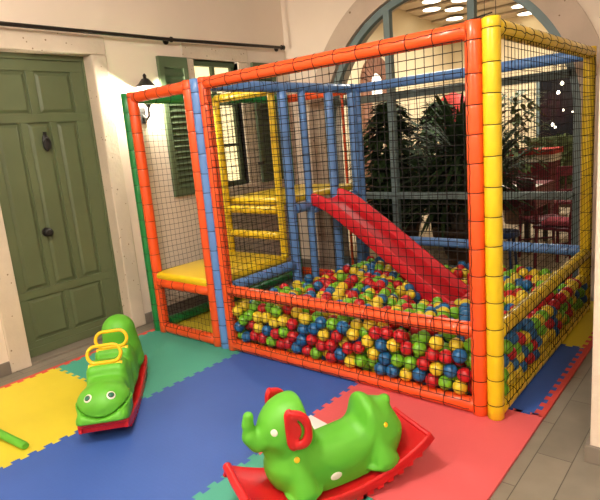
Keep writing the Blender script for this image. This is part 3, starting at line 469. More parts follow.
tile(XB[0], XB[1], YR[1], YR[2], 'mat_teal', 'teal foam mat between caterpillar rocker and left end of cage', '')
tile(XB[0], XB[1], YR[2], YR[3], 'mat_yellow', 'yellow foam mat under the low yellow platform of the cage', '')
tile(XB[1], XB[2], YR[0], YR[1], 'mat_blue', 'blue foam mat between the caterpillar rocker and the elephant rocker', '')
tile(XB[1], XB[2], YR[1], YR[2], 'mat_blue', 'blue foam mat along the front rail of the ball pit', '')
tile(XB[2], XB[3], YR[0], YR[1], 'mat_teal', 'teal foam mat under the front end of the elephant rocker', 'e')
tile(XB[2], XB[3]+.04, YR[1], YR[2], 'mat_pink', 'pink foam mat under the rear of the elephant rocker by cage corner', 'e')
tile(XB[2], XB[3], YR[2], YR[3], 'mat_blue', 'dark blue foam mat along the yellow side of the cage', '')
tile(XB[2], XB[3], YR[3], YR[4], 'mat_yellow', 'yellow foam mat beside far end of the yellow cage side', 'n')
tile(XB[1], XB[2], YR[2], YR[3], 'mat_blue', 'blue foam mat beneath the balls of the ball pit', '')
def strip(x, w, y0, y1, label, m='mat_red'):
    """border strip: teeth on the edge at x, straight on the other side (x+w)"""
    P = edge((x, y0), (x, y1))+[(x, y1), (x+w, y1), (x+w, y0)]
    bm = bmesh.new(); f = bm.faces.new([bm.verts.new((a, b, 0)) for a, b in P]); f.normal_update()
    r = bmesh.ops.extrude_face_region(bm, geom=[f])
    for v in r['geom']:
        if isinstance(v, bmesh.types.BMVert): v.co.z = FZ+.0005
    bmesh.ops.recalc_face_normals(bm, faces=bm.faces)
    me = bpy.data.meshes.new('mat_border_strip'); bm.to_mesh(me); bm.free(); me.materials.append(M[m])
    o = bpy.data.objects.new('mat_border_strip', me); COL.objects.link(o); tag(o, label, 'mat border', 'red border strips of the foam mats')
strip(XB[0], -.045, YR[0], YR[1], 'red border strip along the yellow mat facing the green door')
strip(XB[0], -.045, YR[1], YR[2], 'red border strip along the teal mat facing the stone wall')
strip(XB[3], .042, YR[2], YR[3], 'red toothed border strip along the dark blue mat')
strip(XB[3], .042, YR[3], YR[4], 'red toothed border strip along the far yellow mat')
# ------------------------------------------------------------------ the padded play cage
R0 = .0423; W = 2.003; D = 2.015; H = 2.0; HM = .4705; W2 = .694
XL = -W-4*R0-W2                       # outer left of the orange end frame
cage = empty('play_cage', (-1.4, 1.0, 0)); tag(cage, 'netted soft play cage of orange, blue, yellow and green padded posts', 'play cage')
def pipe(name, a, b, m, r=R0, lace=None, sp=.145, off=None):
    """padded pipe: foam sleeve pinched by cords, with the cord rings as its sub-part"""
    a = Vector(a); b = Vector(b); L = (b-a).length; t = (b-a)/L
    off = random.uniform(.04, .10) if off is None else off
    ss = [0, .004]; rr = [r*.90, r]
    s = off; rings = []
    while s < L-.03:
        ss += [s-.014, s-.004, s, s+.004, s+.014]; rr += [r, r*.975, r*.945, r*.975, r]; rings.append(s); s += sp*random.uniform(.95, 1.05)
    ss += [L-.004, L]; rr += [r, r*.90]
    mb = MB(); mb.tube([a+t*s for s in ss], rr, 20)
    o = mb.obj(name, m, cage)
    o.location = -cage.location
    lc = MB()
    up = Vector((0, 0, 1)) if abs(t.z) < .9 else Vector((0, 1, 0)); n1 = t.cross(up).normalized(); n2 = t.cross(n1)
    for s in rings:
        til = random.uniform(-.06, .06)
        pts = []
        for k in range(16):
            an = 2*PI*k/16; v = n1*math.cos(an)+n2*math.sin(an); pts.append(a+t*(s+til*r*math.cos(an))+v*(r*.985))
        lc.tube(pts, .0021, 5, closed=True)
    if lace is not None:                        # a cord running along the sleeve, tied at each ring
        ld = Vector(lace).normalized(); pts = []
        side = t.cross(ld).normalized()
        for s in np.arange(.02, L-.01, .029): pts.append(a+t*float(s)+(ld*1.0+side*random.uniform(-.12, .12)).normalized()*(r+.001))
        lc.tube(pts, .0019, 5)
    if lc.v: l = lc.obj('lacing', 'cord', o)
    return o
def net(name, o, u, v, su, sv, cell=.048, rad=.0017, sag=.004, frame_lace=True):
    """square netting over the rectangle o + u*[0..su] + v*[0..sv]"""
    o = Vector(o); u = Vector(u).normalized(); v = Vector(v).normalized(); nrm = u.cross(v)
    nu = max(1, round(su/cell)); nv = max(1, round(sv/cell)); mb = MB()
    rnd = random.Random(int(su*1000+sv*77+o.x*31+o.y*7+o.z))
    ph = [rnd.uniform(0, 6) for _ in range(6)]
    def P(i, j):
        a, b = i/nu, j/nv; e = min(a, 1-a, b, 1-b)*6; e = min(1, e)
        du = sag*(math.sin(3.1*a*PI+ph[0]+2*b)+math.sin(9*b*PI+ph[1]+3*a)*.6)*e
        dv = sag*(math.sin(5.3*a*PI+ph[2])+math.sin(4*b*PI+ph[3]+a)*.7)*e
        dn = sag*.8*(math.sin(4*a*PI+ph[4])+math.sin(3*b*PI+ph[5]))*e
        return o+u*(su*a+du)+v*(sv*b+dv)+nrm*dn
    for i in range(nu+1): mb.tube([P(i, j) for j in range(nv+1)], rad, 4, caps=False, smooth=False)
    for j in range(nv+1): mb.tube([P(i, j) for i in range(nu+1)], rad, 4, caps=False, smooth=False)
    ob = mb.obj(name, 'net', cage); ob.location = -cage.location; return ob
r = R0; t = H-r
F = (0, -1, 0)
# orange front frame of the ball pit
pipe('post', (-r, r, 0), (-r, r, H), 'orange', lace=(-.45, -1, 0)); pipe('post', (-W+r, r, 0), (-W+r, r, H), 'orange', lace=(1, -.35, 0))
pipe('rail', (-W+r*1.6, r, t), (-r*1.6, r, t), 'orange', lace=(0, -1, .3)); pipe('rail', (-W+r*1.6, r, r), (-r*1.6, r, r), 'orange', lace=(0, -1, -.3)); pipe('rail', (-W+r*1.6, r, HM), (-r*1.6, r, HM), 'orange', lace=(0, -1, -.6))
# yellow side frame
pipe('post', (r, r, 0), (r, r, H), 'yellow'); pipe('post', (r, D-r, 0), (r, D-r, H), 'yellow', lace=(1, -.5, 0))
pipe('rail', (r, 1.6*r, t), (r, D-r*1.6, t), 'yellow', lace=(1, 0, -.1)); pipe('rail', (r, 1.6*r, r), (r, D-r*1.6, r), 'yellow', lace=(1, 0, .5)); pipe('rail', (r, 1.6*r, HM), (r, D-r*1.6, HM), 'yellow', lace=(1, 0, -.4))
# blue back frame
yb = D+r
pipe('post', (-W-r, yb+.002, 0), (-W-r, yb+.002, H), 'blue')
for z in (r, HM, t): pipe('rail', (-W-r*.4, yb, z), (r*1.2, yb, z), 'blue')
# blue divider between pit and climbing tower
xd = -W-r
for y in (r, .945, 1.205, 1.595, D-r): pipe('post', (xd, y, 0), (xd, y, H if y in (r, D-r) else t-r*.5), 'blue', r=R0 if y in (r, .945, 1.595, D-r) else .034)
pipe('rail', (xd, r*1.6, t), (xd, D-r*1.6, t), 'blue')
pipe('rail', (xd, r*1.9, .452), (xd, .945-r, .452), 'blue'); pipe('rail', (xd, .945+r, .935), (xd, 1.205-.03, .935), 'blue'); pipe('rail', (xd, 1.205+.034, .90), (xd, 1.595-r, .90), 'blue'); pipe('rail', (xd, 1.595+r, .935), (xd, D-2*r, .935), 'blue')
pipe('rail', (xd, r*1.9, r), (xd, .945-r, r), 'green')
# orange end frame left of the divider, front and back
xa, xb = -W-3*r, XL+r
for y in (r, D+r):
    if y < 1: pipe('post', (xa, y, 0), (xa, y, H), 'orange')
    else: pipe('pole', (-2.215, y, 0), (-2.215, y, H-.05), 'orange', r=.014)
    xq = xb if y < 1 else xb-.19
    pipe('post', (xq, y, 0), (xq, y, H), 'orange')
    pipe('rail', (xq+.6*r, y, t), (xa-.6*r, y, t), 'orange'); pipe('rail', (xq+.6*r, y, r), (xa-.6*r, y, r), 'orange')
pipe('rail', (xb+.6*r, r, .442), (xa-.6*r, r, .442), 'orange', off=.06)
# green left frame
xg = XL-r
pipe('post', (xg, r, 0), (xg, r, H), 'green'); pipe('post', (xg, D-r, 0), (xg, D-r, H), 'green')
for z in (r, t): pipe('rail', (xg, r*1.6, z), (xg, D-r*1.6, z), 'green')
# yellow ladder
yl = .875; yr_ = .032
for x in (-2.105, -2.775): pipe('ladder_post', (x, yl, .52), (x, yl, t-.01), 'yellow', r=yr_)
pipe('ladder_rail', (-2.775, yl, t-.02), (-2.105, yl, t-.02), 'yellow', r=.036)
for z in (.940, .712): pipe('ladder_rung', (-2.75, yl, z), (-2.13, yl, z), 'yellow', r=.036, sp=.16)
# platforms: soft yellow pads
def pad(name, x0, x1, y0, y1, z0, z1):
    o = MB().box((x0, y0, z0), (x1, y1, z1)).obj(name, 'yellow', cage); o.location = -cage.location
    b = o.modifiers.new('bevel', 'BEVEL'); b.width = .03; b.segments = 4
    for p in o.data.polygons: p.use_smooth = True
    return o
pad('low_platform', XL+.035, -2.092, .012, .90, .468, .535)
pad('high_platform', XL+.035, -2.092, .905, D-.03, .975, 1.045)
# nets
net('safety_net', (-W+2*r-.005, -.0035, .078), (1, 0, 0), (0, 0, 1), W-4*r+.01, 1.84, rad=.0022)
net('safety_net', (2*r+.0035, 2*r-.004, .078), (0, 1, 0), (0, 0, 1), D-4*r+.01, 1.84)
net('safety_net', (-W+2*r, D+2*r+.004, .06), (1, 0, 0), (0, 0, 1), W-4*r, 1.89, rad=.0014)
net('safety_net', (XL-2*r-.002, 2*r, .06), (0, 1, 0), (0, 0, 1), D-4*r, 1.89, rad=.0015)
net('safety_net', (XL+2*r, .002, .07), (1, 0, 0), (0, 0, 1), W2-2*r, .34)
net('safety_net', (XL+2*r, D+2*r+.004, .06), (1, 0, 0), (0, 0, 1), W2, 1.89, rad=.0014)
net('safety_net', (xd, .99, .99), (0, 1, 0), (0, 0, 1), .18, .92, rad=.0014)
net('safety_net', (xd, 1.64, .99), (0, 1, 0), (0, 0, 1), .29, .92, rad=.0014)
net('safety_net', (xd-.01, .12, .50), (0, 1, 0), (0, 0, 1), .78, 1.4, rad=.0014)
ct = MB().tube([(-.05, r-.01, H+.004), (-.01, r, H+.012), (.045, r+.01, H+.020)], .004, 6); o = ct.obj('cable_tie', 'cord', cage); o.location = -cage.location

# ------------------------------------------------------------------ slide
def make_slide():
    """moulded red chute: trough between two side walls, lip over the platform, foot in the balls"""
    top = [(-2.09, 1.015), (-2.03, 1.045), (-1.95, 1.035), (-1.86, 1.0), (-1.77, .955), (-1.46, .742), (-1.18, .535), (-.95, .364), (-.79, .245), (-.70, .180), (-.66, .155)]
    def prof(lo):
        out = []
        for i, (x, z) in enumerate(top):
            a = top[max(0, i-1)]; b = top[min(len(top)-1, i+1)]; dx, dz = b[0]-a[0], b[1]-a[1]; L = math.hypot(dx, dz); out.append((x+dz/L*lo, z-dx/L*lo))
        return out
    # cross-section (y, depth below wall top): outer wall, rounded rim, inner wall, floor...
    ya, yc = 1.19, 1.61; rim = .03
    sec = [(ya+.012, .115), (ya, .09), (ya, .012), (ya+.008, 0), (ya+rim-.008, 0), (ya+rim, .012), (ya+rim+.006, .070), (ya+rim+.03, .082),
           (yc-rim-.03, .082), (yc-rim-.006, .070), (yc-rim, .012), (yc-rim+.008, 0), (yc-.008, 0), (yc, .012), (yc, .09), (yc-.012, .115)]
    mb = MB(); vs = []; n = len(sec)
    rows = {}
    for y, dpt in sec:
        if dpt not in rows: rows[dpt] = prof(dpt)
    for i in range(len(top)):
        for y, dpt in sec: x, z = rows[dpt][i]; vs.append((x, y, z))
    fs = []
    for i in range(len(top)-1):
        for j in range(n): fs.append((i*n+j, i*n+(j+1) % n, (i+1)*n+(j+1) % n, (i+1)*n+j))
    fs += [tuple(range(n))[::-1], tuple(range((len(top)-1)*n, len(top)*n))]
    mb.add(vs, fs, 0, True)
    s = mb.obj('slide', 'slide')
    tag(s, 'red plastic slide running from the tower down into the balls', 'slide')
    b = s.modifiers.new('bevel', 'BEVEL'); b.width = .004; b.segments = 2; b.limit_method = 'ANGLE'; b.angle_limit = .7
    # side foot that reaches the floor at the bottom
    for y0 in (ya+.004, yc-.024):
        ft = MB().add([(-1.06, y0, .35), (-.93, y0, .02), (-.72, y0, .02), (-.665, y0, .12), (-1.06, y0+.02, .35), (-.93, y0+.02, .02), (-.72, y0+.02, .02), (-.665, y0+.02, .12)],
               [(0, 1, 2, 3), (7, 6, 5, 4), (0, 4, 5, 1), (1, 5, 6, 2), (2, 6, 7, 3), (3, 7, 4, 0)])
        ft.obj('slide_foot', 'slide', s)
make_slide()
# ------------------------------------------------------------------ balls
BR = .041
BALLS = [tuple(int(q)/1000*(-1 if k == 0 else 1) for k, q in enumerate(s.split(','))) for s in BALLDATA.split(';')]
rb = random.Random(11)
COLS = ['red', 'blue', 'green', 'yellow']
bcol = []
for i, p in enumerate(BALLS):
    x = rb.random(); bcol.append('red' if x < .27 else 'blue' if x < .51 else 'green' if x < .74 else 'yellow')
def ball_mesh(c, seg=20, rg=12):
    mb = MB(); pts = []
    vs = [(0, 0, -BR)]
    for i in range(1, rg):
        a = -PI/2+PI*i/rg
        for j in range(seg): vs.append((BR*math.cos(a)*math.cos(2*PI*j/seg), BR*math.cos(a)*math.sin(2*PI*j/seg), BR*math.sin(a)))
    vs.append((0, 0, BR)); fs = []
    for j in range(seg): fs.append((0, 1+(j+1) % seg, 1+j)); fs.append((len(vs)-1, 1+(rg-2)*seg+j, 1+(rg-2)*seg+(j+1) % seg))
    for i in range(rg-2):
        for j in range(seg): fs.append((1+i*seg+j, 1+i*seg+(j+1) % seg, 1+(i+1)*seg+(j+1) % seg, 1+(i+1)*seg+j))
    return mb.add(vs, fs, 0, True)
proto = {}
def orient(): return (rb.uniform(0, 6), rb.uniform(0, 6), rb.uniform(0, 6))
# words for where a ball lies: front net rows are counted, the open surface is named by its surroundings
NIND = 300
front = {}
for i in range(NIND):
    x, y, z = BALLS[i]
    if y < .085: front.setdefault((bcol[i], min(4, int((z-.04)/.072))), []).append(i)
ORD = ['first', 'second', 'third', 'fourth', 'fifth', 'sixth', 'seventh', 'eighth', 'ninth', 'tenth', 'eleventh', 'twelfth', 'thirteenth', 'fourteenth', 'fifteenth', 'sixteenth', 'seventeenth', 'eighteenth', 'nineteenth', 'twentieth']
ROW = ['bottom', 'second', 'third', 'fourth', 'top']
lab = {}
for (c, rw), ids in front.items():
    ids.sort(key=lambda i: BALLS[i][0])
    for k, i in enumerate(ids):
        rname = ROW[rw] + ' row' + (' up' if 0 < rw < 4 else '')
        lab[i] = '%s ball against front net, %s, %s %s from the blue post' % (c, rname, ORD[min(k, 19)], c)
def zone(p):
    x, y, z = p
    if x > 0 and y >= .085:
        return 'against the side net, %s, %s' % ('low down' if z < .17 else 'halfway up' if z < .27 else 'at the surface', 'near the yellow corner post' if y < .6 else 'midway along the yellow side' if y < 1.2 else 'towards the back')
    a = 'near the tower' if x < -1.5 else 'in the middle of the pit' if x < -1.0 else 'in front of the slide foot' if x < -.55 else 'near the yellow side'
    b = 'just behind the front net' if y < .35 else 'before the slide' if y < .8 else 'level with the slide' if y < 1.5 else 'behind the slide'
    return 'on the surface %s, %s' % (a, b)
for i in range(NIND):
    c = bcol[i]; p = BALLS[i]
    if c not in proto:
        o = ball_mesh(c).obj('pit_ball', 'ball_'+c); proto[c] = o
    else: o = proto[c].copy(); COL.objects.link(o)
    o.location = (p[0], p[1], p[2]); o.rotation_euler = orient()
    tag(o, lab.get(i, '%s ball %s' % (c, zone(p))), 'ball', 'plastic balls filling the ball pit')
far = MB()
for k, i in enumerate(range(NIND, len(BALLS))):
    b = ball_mesh('', 14, 8); c = COLS.index(bcol[i]); p = BALLS[i]
    rot = Matrix.Rotation(rb.uniform(0, 6), 3, 'X')
    far.add([rot @ Vector(v)+Vector((p[0], p[1], p[2])) for v in b.v], b.f, c, True)
fo = far.obj('pit_balls', ['ball_red', 'ball_blue', 'ball_green', 'ball_yellow']); tag(fo, 'smaller looking mixed plastic balls towards the back of the pit', 'balls', None, 'stuff')

# ------------------------------------------------------------------ rocking toys
def rocker_board(parent, hl, hw, k, z0, rim=.02, name='rocker_base'):
    """curved red board with rolled rims and a toothed runner below each side"""
    mb = MB(); n = 28; vs = []
    def zt(x): return z0+k*x*x
    sec = [(-hw, -.045), (-hw-.004, -.01), (-hw-.002, .002), (-hw+.006, .006), (-hw+.014, 0), (hw-.014, 0), (hw-.006, .006), (hw+.002, .002), (hw+.004, -.01), (hw, -.045), (hw-.02, -.045), (hw-.02, -.018), (-hw+.02, -.018), (-hw+.02, -.045)]
    m = len(sec)
    for i in range(n+1):
        x = -hl+2*hl*i/n; sl = 2*k*x; L = math.hypot(1, sl)
        ends = 1 if 0 < i < n else .96
        for y, dz in sec:
            vs.append((x-dz*sl/L, y*ends, zt(x)+dz/L))
    fs = []
    for i in range(n):
        for j in range(m): fs.append((i*m+j, i*m+(j+1) % m, (i+1)*m+(j+1) % m, (i+1)*m+j))
    fs += [tuple(range(m))[::-1], tuple(range(n*m, (n+1)*m))]
    mb.add(vs, fs, 0, True)
    x = hl; z = zt(hl)                          # rolled rim across the front end
    mb.tube([(x-.004, -hw*.97, z-.006), (x, 0, z-.004), (x-.004, hw*.97, z-.006)], rim, 12)
    o = mb.obj(name, 'toy_red', parent)
    b = o.modifiers.new('bevel', 'BEVEL'); b.width = .004; b.segments = 2; b.limit_method = 'ANGLE'; b.angle_limit = .8
    # end aprons and runner teeth
    for sx in (-1, 1): mb2 = MB().box((sx*(hl-.004), -hw+.002, zt(hl)-.050), (sx*(hl-.022), hw-.002, zt(hl)-.004)).obj('end_apron', 'toy_red', parent, bevel=.004)
    tds = [MB(), MB()]; nt_ = 15
    for i in range(nt_):
        x = -hl*.9+2*hl*.9*(i+.5)/nt_; w = hl*.9/nt_*.62; zb = zt(x)-.045
        for j, y in ((0, -hw+.012), (1, hw-.012)):
            tds[j].box((x-w, y-.013, max(.0, zb-.014)), (x+w, y+.013, zb+.02))
    for td in tds: td.obj('runner_teeth', 'toy_red', parent, bevel=.004)
    return o
def disc(parent, name, m, c, nrm, r, th=.004, sy=1.0, n=20):
    nrm = Vector(nrm).normalized(); c = Vector(c)
    u = nrm.cross(Vector((0, 0, 1))); u = u.normalized() if u.length > .1 else Vector((1, 0, 0)); v = nrm.cross(u)
    vs = []
    for rr, h in ((r, -.012), (r, 0), (r*.85, th), (r*.4, th*1.3)):
        for j in range(n): a = 2*PI*j/n; vs.append(c+u*rr*math.cos(a)+v*rr*sy*math.sin(a)+nrm*h)
    fs = []
    for i in range(3):
        for j in range(n): fs.append((i*n+j, i*n+(j+1) % n, (i+1)*n+(j+1) % n, (i+1)*n+j))
    fs.append(tuple(range(3*n, 4*n)))
    return MB().add(vs, fs, 0, True).obj(name, m, parent)

def snap(fn, c, d):
    """point and normal where the line through c along -d meets the surface"""
    d = Vector(d).normalized(); c = Vector(c); t = np.linspace(0, .35, 700)
    pts = np.array(c)[None]-t[:, None]*np.array(d)[None]; F = fn(pts); k = int(np.argmax(F < 0)); q = Vector(pts[k])
    e = .004; E = np.array([list(q)]*6)+np.array([[e,0,0],[-e,0,0],[0,e,0],[0,-e,0],[0,0,e],[0,0,-e]]); g = fn(E)
    return q, Vector((g[0]-g[1], g[2]-g[3], g[4]-g[5])).normalized()
# elephant ----------------------------------------------------------
EK, EZ0, EHL, EHW = .68, .060, .435, .146
el = empty('elephant_rocker', (-.343, -.891, 0), math.atan2(-.89, -.45)); el.rotation_euler = (0, math.radians(1.8), math.atan2(-.89, -.45))
tag(el, 'green elephant rocking toy with red ears on a red rocker', 'rocking toy', 'plastic rocking animals')
rocker_board(el, EHL, EHW, EK, EZ0)
def ele(P):
    y = np.abs(P[..., 1]); Q = P.copy(); Q[..., 1] = y
    x, z = P[..., 0], P[..., 2]
    f = sd_ell(P, (.157, 0, .388), (.145, .122, .116))                       # skull
    f = smin(f, sd_ell(P, (.245, 0, .362), (.062, .066, .062)), .04)         # face
    f = smin(f, sd_ell(Q, (.232, .055, .342), (.045, .036, .040)), .03)      # cheeks
    tr = sd_cap(P, (.265, 0, .345), (.318, 0, .336), .052, .038)
    tr = smin(tr, sd_cap(P, (.318, 0, .336), (.346, 0, .368), .037, .031), .02)
    tr = smin(tr, sd_cap(P, (.346, 0, .368), (.350, 0, .425), .029, .021), .02)
    tr = smin(tr, sd_cap(P, (.350, 0, .425), (.343, 0, .458), .021, .022), .015)
    f = smin(f, tr, .03)
    f = smin(f, sd_cap(P, (.285, 0, .282), (.235, 0, .262), .016, .024), .02)   # lower lip
    f = smin(f, sd_cap(P, (.165, 0, .34), (.190, 0, .20), .084, .114), .04)       # neck / chest
    b = sd_cap(P, (.16, 0, .150), (-.22, 0, .160), .104, .106)                  # barrel, down to the board
    b = smin(b, sd_cap(P, (.12, 0, .195), (-.16, 0, .205), .078, .088, ys=.9), .05)
    b = smin(b, sd_box(P, (-.02, 0, .10), (.24, .096, .055), .03), .03)
    f = smin(f, b, .05)
    f = smin(f, sd_ell(P, (-.246, 0, .210), (.080, .094, .120)), .05)        # rump
    br = sd_ell(np.stack([x-.22*(z-.33), P[..., 1], z], -1), (-.190, 0, .265), (.062, .112, .138))    # backrest, rounded like a shell
    f = smin(f, br, .06)
    f = smin(f, sd_cap(P, (-.258, 0, .22), (-.248, 0, .292), .090, .064, ys=.8), .03)
    f = smin(f, sd_ell(P, (-.293, 0, .335), (.027, .026, .026)), .012)          # tail knob
    # seat dip
    f = smax(f, -sd_ell(P, (-.005, 0, .432), (.128, .30, .147)), .04)
    # saddle: a soft raised edge on each side
    sad = sd_ell(P, (-.035, 0, .34), (.155, .5, .205))
    f = f-.005*np.clip(.5-sad/.02, 0, 1)*np.clip((y-.06)/.03, 0, 1)
    # legs: cones flared to a scalloped foot
    for cx, dx in ((.180, -.03), (-.205, .0)):
        zf = EZ0+EK*cx*cx
        leg = sd_cap(Q, (cx-dx-(.02 if cx > 0 else -.01), .076, zf+.165), (cx, .099, zf+.035), .036, .062)
        f = smin(f, leg, .012)
        foot = sd_ell(Q, (cx, .092, zf+.020), (.088, .064, .027)); f = smin(f, foot, .006)
    f = smax(f, EZ0+.003+EK*x*x-z, .004)
    return f
surface('body', ele, (-.40, -.17, .03), (.42, .17, .56), .0065, 'toy_green', el)
def ear(sgn):
    ce = np.array((.178, sgn*.120, .405)); cs, sn = math.cos(.30), math.sin(.30)
    def g(P):
        Q = P-ce
        # ear plane leans out towards the back; local u to the rear, w up
        u = -Q[..., 0]; v = Q[..., 1]*sgn; w_ = Q[..., 2]
        uu = u*cs+v*sn; vv = -u*sn+v*cs
        w2 = w_+.12*(uu+.02)
        ru = np.where(uu > -.022, .068, .022); uo = np.where(uu > -.022, (uu+.022)/.072, (uu+.022)/.030)
        oval = (np.abs(uo)**2.6+np.abs(w2/.080)**2.6)**(1/2.6)
        plate = np.maximum((oval-.93)*.06, np.abs(vv)-.009)
        ring_ = np.where(uu > -.022, np.sqrt(((oval-.84)*.070)**2+vv**2)-.0165, np.sqrt(((oval-.84)*.036)**2+vv**2)-.012)
        ring_ = np.maximum(ring_, -.052-uu)
        f = smin(plate, ring_, .012)
        # crescent grip slit
        o2 = np.sqrt(((uu+.022)/.044)**2+(w2/.052)**2)
        slit = np.maximum(np.maximum(np.abs(o2-.92)-.13, -(uu-.0)*12), -1)*.04
        return smax(f, -slit, .005)
    o = surface('ear', g, (.04, min(sgn*.08, sgn*.20), .31), (.27, max(sgn*.08, sgn*.20), .54), .0042, 'toy_red', el); o['label'] = 'red ear with a hand grip'
    return o
ear(1); ear(-1)
for s in (1, -1):
    for nm, mt, c, n, rr, sy in (('eye', 'white', (.390, s*.243, .440), (.6, s*.8, .2), .0155, 1), ('bolt', 'toy_yellow', (.205, s*.2, .280), (.1, s*1, .15), .0125, 1),
                                 ('bolt', 'toy_yellow', (-.250, s*.2, .305), (-.25, s*1, .25), .0115, 1), ('spot', 'white', (.030, s*.2, .138), (0, s*1, .1), .027, .72)):
        p_, n_ = snap(ele, c, n); disc(el, nm, mt, p_, n_, rr, .003, sy)
# caterpillar ---------------------------------------------------------
ck, cz0, chl, chw = .30, .052, .468, .135
ca = empty('caterpillar_rocker', (-1.973, -.948, 0), math.radians(-41))
tag(ca, 'green caterpillar rocking toy with two yellow handles and smiling face', 'rocking toy', 'plastic rocking animals')
rocker_board(ca, chl, chw, ck, cz0, .012)
def cat(P):
    Q = P.copy(); Q[..., 1] = np.abs(P[..., 1]); x, y, z = P[..., 0], Q[..., 1], P[..., 2]
    f = sd_ell(P, (.358, 0, .192), (.138, .146, .108))                      # head dome
    f = smin(f, sd_box(P, (.378, 0, .130), (.124, .134, .055), .05), .02)    # jaw
    def seg(cx, top, hl_, tw):                                                # tapering body block
        zb = .10; s_ = np.clip((z-zb)/(top-zb), 0, 1); hw_ = .126-(.126-tw)*s_
        return sd_box(np.stack([x-cx, Q[..., 1]*(.126/hw_), z], -1), (0, 0, (zb+top)/2), (hl_, .126, (top-zb)/2), .042)
    b = seg(.160, .348, .078, .110)
    b = smin(b, seg(-.075, .352, .065, .108), .02)
    b = smin(b, sd_box(P, (-.05, 0, .17), (.36, .104, .12), .05), .03)
    b = smin(b, sd_cap(P, (-.335, 0, .22), (-.315, 0, .375), .125, .108, ys=1.0), .04)   # tall round back
    b = smin(b, sd_ell(P, (.055, 0, .24), (.06, .115, .07)), .03)
    f = smin(f, b, .035)
    for cx in (-.33,):
        f = smin(f, sd_ell(Q, (cx, .100, .125+ck*cx*cx), (.075, .035, .05)), .02)
    # mouth: a curved groove round the front of the head, corners turned up
    zm = .155+1.0*np.maximum(0, y-.015)**1.45
    d = np.abs(z-zm)-.0075
    mouth = np.maximum(np.maximum(d, .34-x), -(f+.022))
    f = smax(f, -mouth, .004)
    lip = (z < zm) & (x > .3)
    f = np.where(lip, f-.006, f)
    f = smax(f, cz0+.004+ck*x*x-z, .004)
    return f
surface('body', cat, (-.49, -.17, .04), (.53, .17, .54), .0065, 'toy_green', ca)
for hx, hz in ((.198, .342), (-.045, .345)):
    pts = []; L_, rr = .046, .048; cxz = Vector((hx, 0, hz+.062)); lean = .10
    for k in range(32):
        a = 2*PI*k/32; u = math.cos(a)*rr+(L_ if math.cos(a) > 0 else -L_); v = math.sin(a)*rr
        pts.append((hx-.01-v*.25, u, hz+.062+v))
    hb = MB().tube(pts, .0105, 10, closed=True); hb.tube([(hx-.002, -.095, hz-.002), (hx-.002, .095, hz-.002)], .013, 10)
    h = hb.obj('handle', 'toy_yellow', ca); h['label'] = 'yellow looped handle'
for s in (1, -1):
    n = Vector((.70, s*.47, .52)).normalized(); c, n = snap(cat, Vector((.358, 0, .192))+n*.25, n)
    e = disc(ca, 'eye', 'white', c, n, .0235, .003); disc(e, 'pupil', 'toy_black', c+n*.0045, n, .017, .001, .9); disc(e, 'iris', 'eye_green', c+n*.006, n, .0125, .001)
    c, n2 = snap(cat, (.30, s*.3, .195), (.1, s, 0)); disc(ca, 'spot', 'toy_yellow', c, n2, .016, .003, 1.3)
# paper, and the green stick end at the picture's edge
pp = MB().prism([(-.828, -.448), (-.66, -.485), (-.58, -.64), (-.60, -.80), (-.80, -.74)], .001, .003).obj('paper_sheet', 'paper'); tag(pp, 'white sheet lying on the pink mat behind the elephant', 'paper')
# green bar end on the yellow mat
gl = MB(); gl.tube([(-2.60, -1.600, .03), (-1.965, -1.545, .022), (-1.945, -1.543, .022)], [.024, .024, .020], 12, flat=.8)
go = gl.obj('toy_leg', 'toy_green'); tag(go, 'green plastic bar lying on the yellow mat at the picture edge', 'toy')
# ------------------------------------------------------------------ the covered terrace beyond the arched window
TX0, TX1, TY0, TY1 = -3.95, 1.6, YB+.3, 8.7
struct(MB().box((TX0-.2, TY0, FZ-.1), (TX1+.2, TY1+.2, FZ)).obj('floor_terrace', 'cotto'))
tw = MB().box((TX0-.2, TY0, FZ), (TX0, TY1, 4.0)); struct(tw.obj('wall_terrace_left', 'cream'))
struct(MB().box((TX1, TY0, FZ), (TX1+.2, TY1, 4.0)).obj('wall_terrace_right', 'cream'))
struct(MB().box((TX0, TY1, FZ), (TX1, TY1+.2, 4.0)).obj('wall_terrace_end', 'cream'))
struct(MB().box((TX0-.2, TY0-.02, CZ+.1), (TX1+.2, TY0+.02, 4.2)).obj('wall_terrace_front', 'cream'))
cb = MB(); y = TY0; zc = lambda y: 3.86-.07*(y-TY0)
while y < TY1:
    cb.box((TX0-.1, y+.01, zc(y)-.03), (TX1+.1, y+.47, zc(y)+.0)); cb.box((TX0-.1, y+.45, zc(y)-.0), (TX1+.1, y+.55, zc(y)+.05)); y += .5
struct(cb.obj('ceiling_terrace', 'board'))
def clight(x, y, lab_):
    t = empty('recessed_light', (x, y, zc(y)-.032)); tag(t, lab_, 'ceiling light', 'round lights in the terrace ceiling')
    MB().tube([(0, 0, 0), (0, 0, -.012)], .17, 24).obj('rim', 'white', t); MB().tube([(0, 0, -.006), (0, 0, -.020)], .145, 24).obj('diffuser', 'lamp', t)
for px, py, l_ in [(-3.50, 6.80, 'left one of two just over the orange top rail'), (-3.22, 7.10, 'right one of two just over the orange top rail'), (-3.48, 7.70, 'partly behind the orange top rail, below the pair'), (-3.28, 6.35, 'topmost, straight above the pair over the orange rail'), (-2.90, 6.65, 'beside the right upright window bar'), (-2.31, 7.80, 'first one right of the upright window bar'), (-2.40, 8.40, 'close to the right curve of the arch'), (-1.60, 8.10, 'seen through the side net, left'), (-1.30, 7.0, 'seen through the side net, near the cage corner'), (-2.0, 5.4, 'closest to the arched window')]:
    clight(px, py, 'round terrace ceiling light, '+l_)
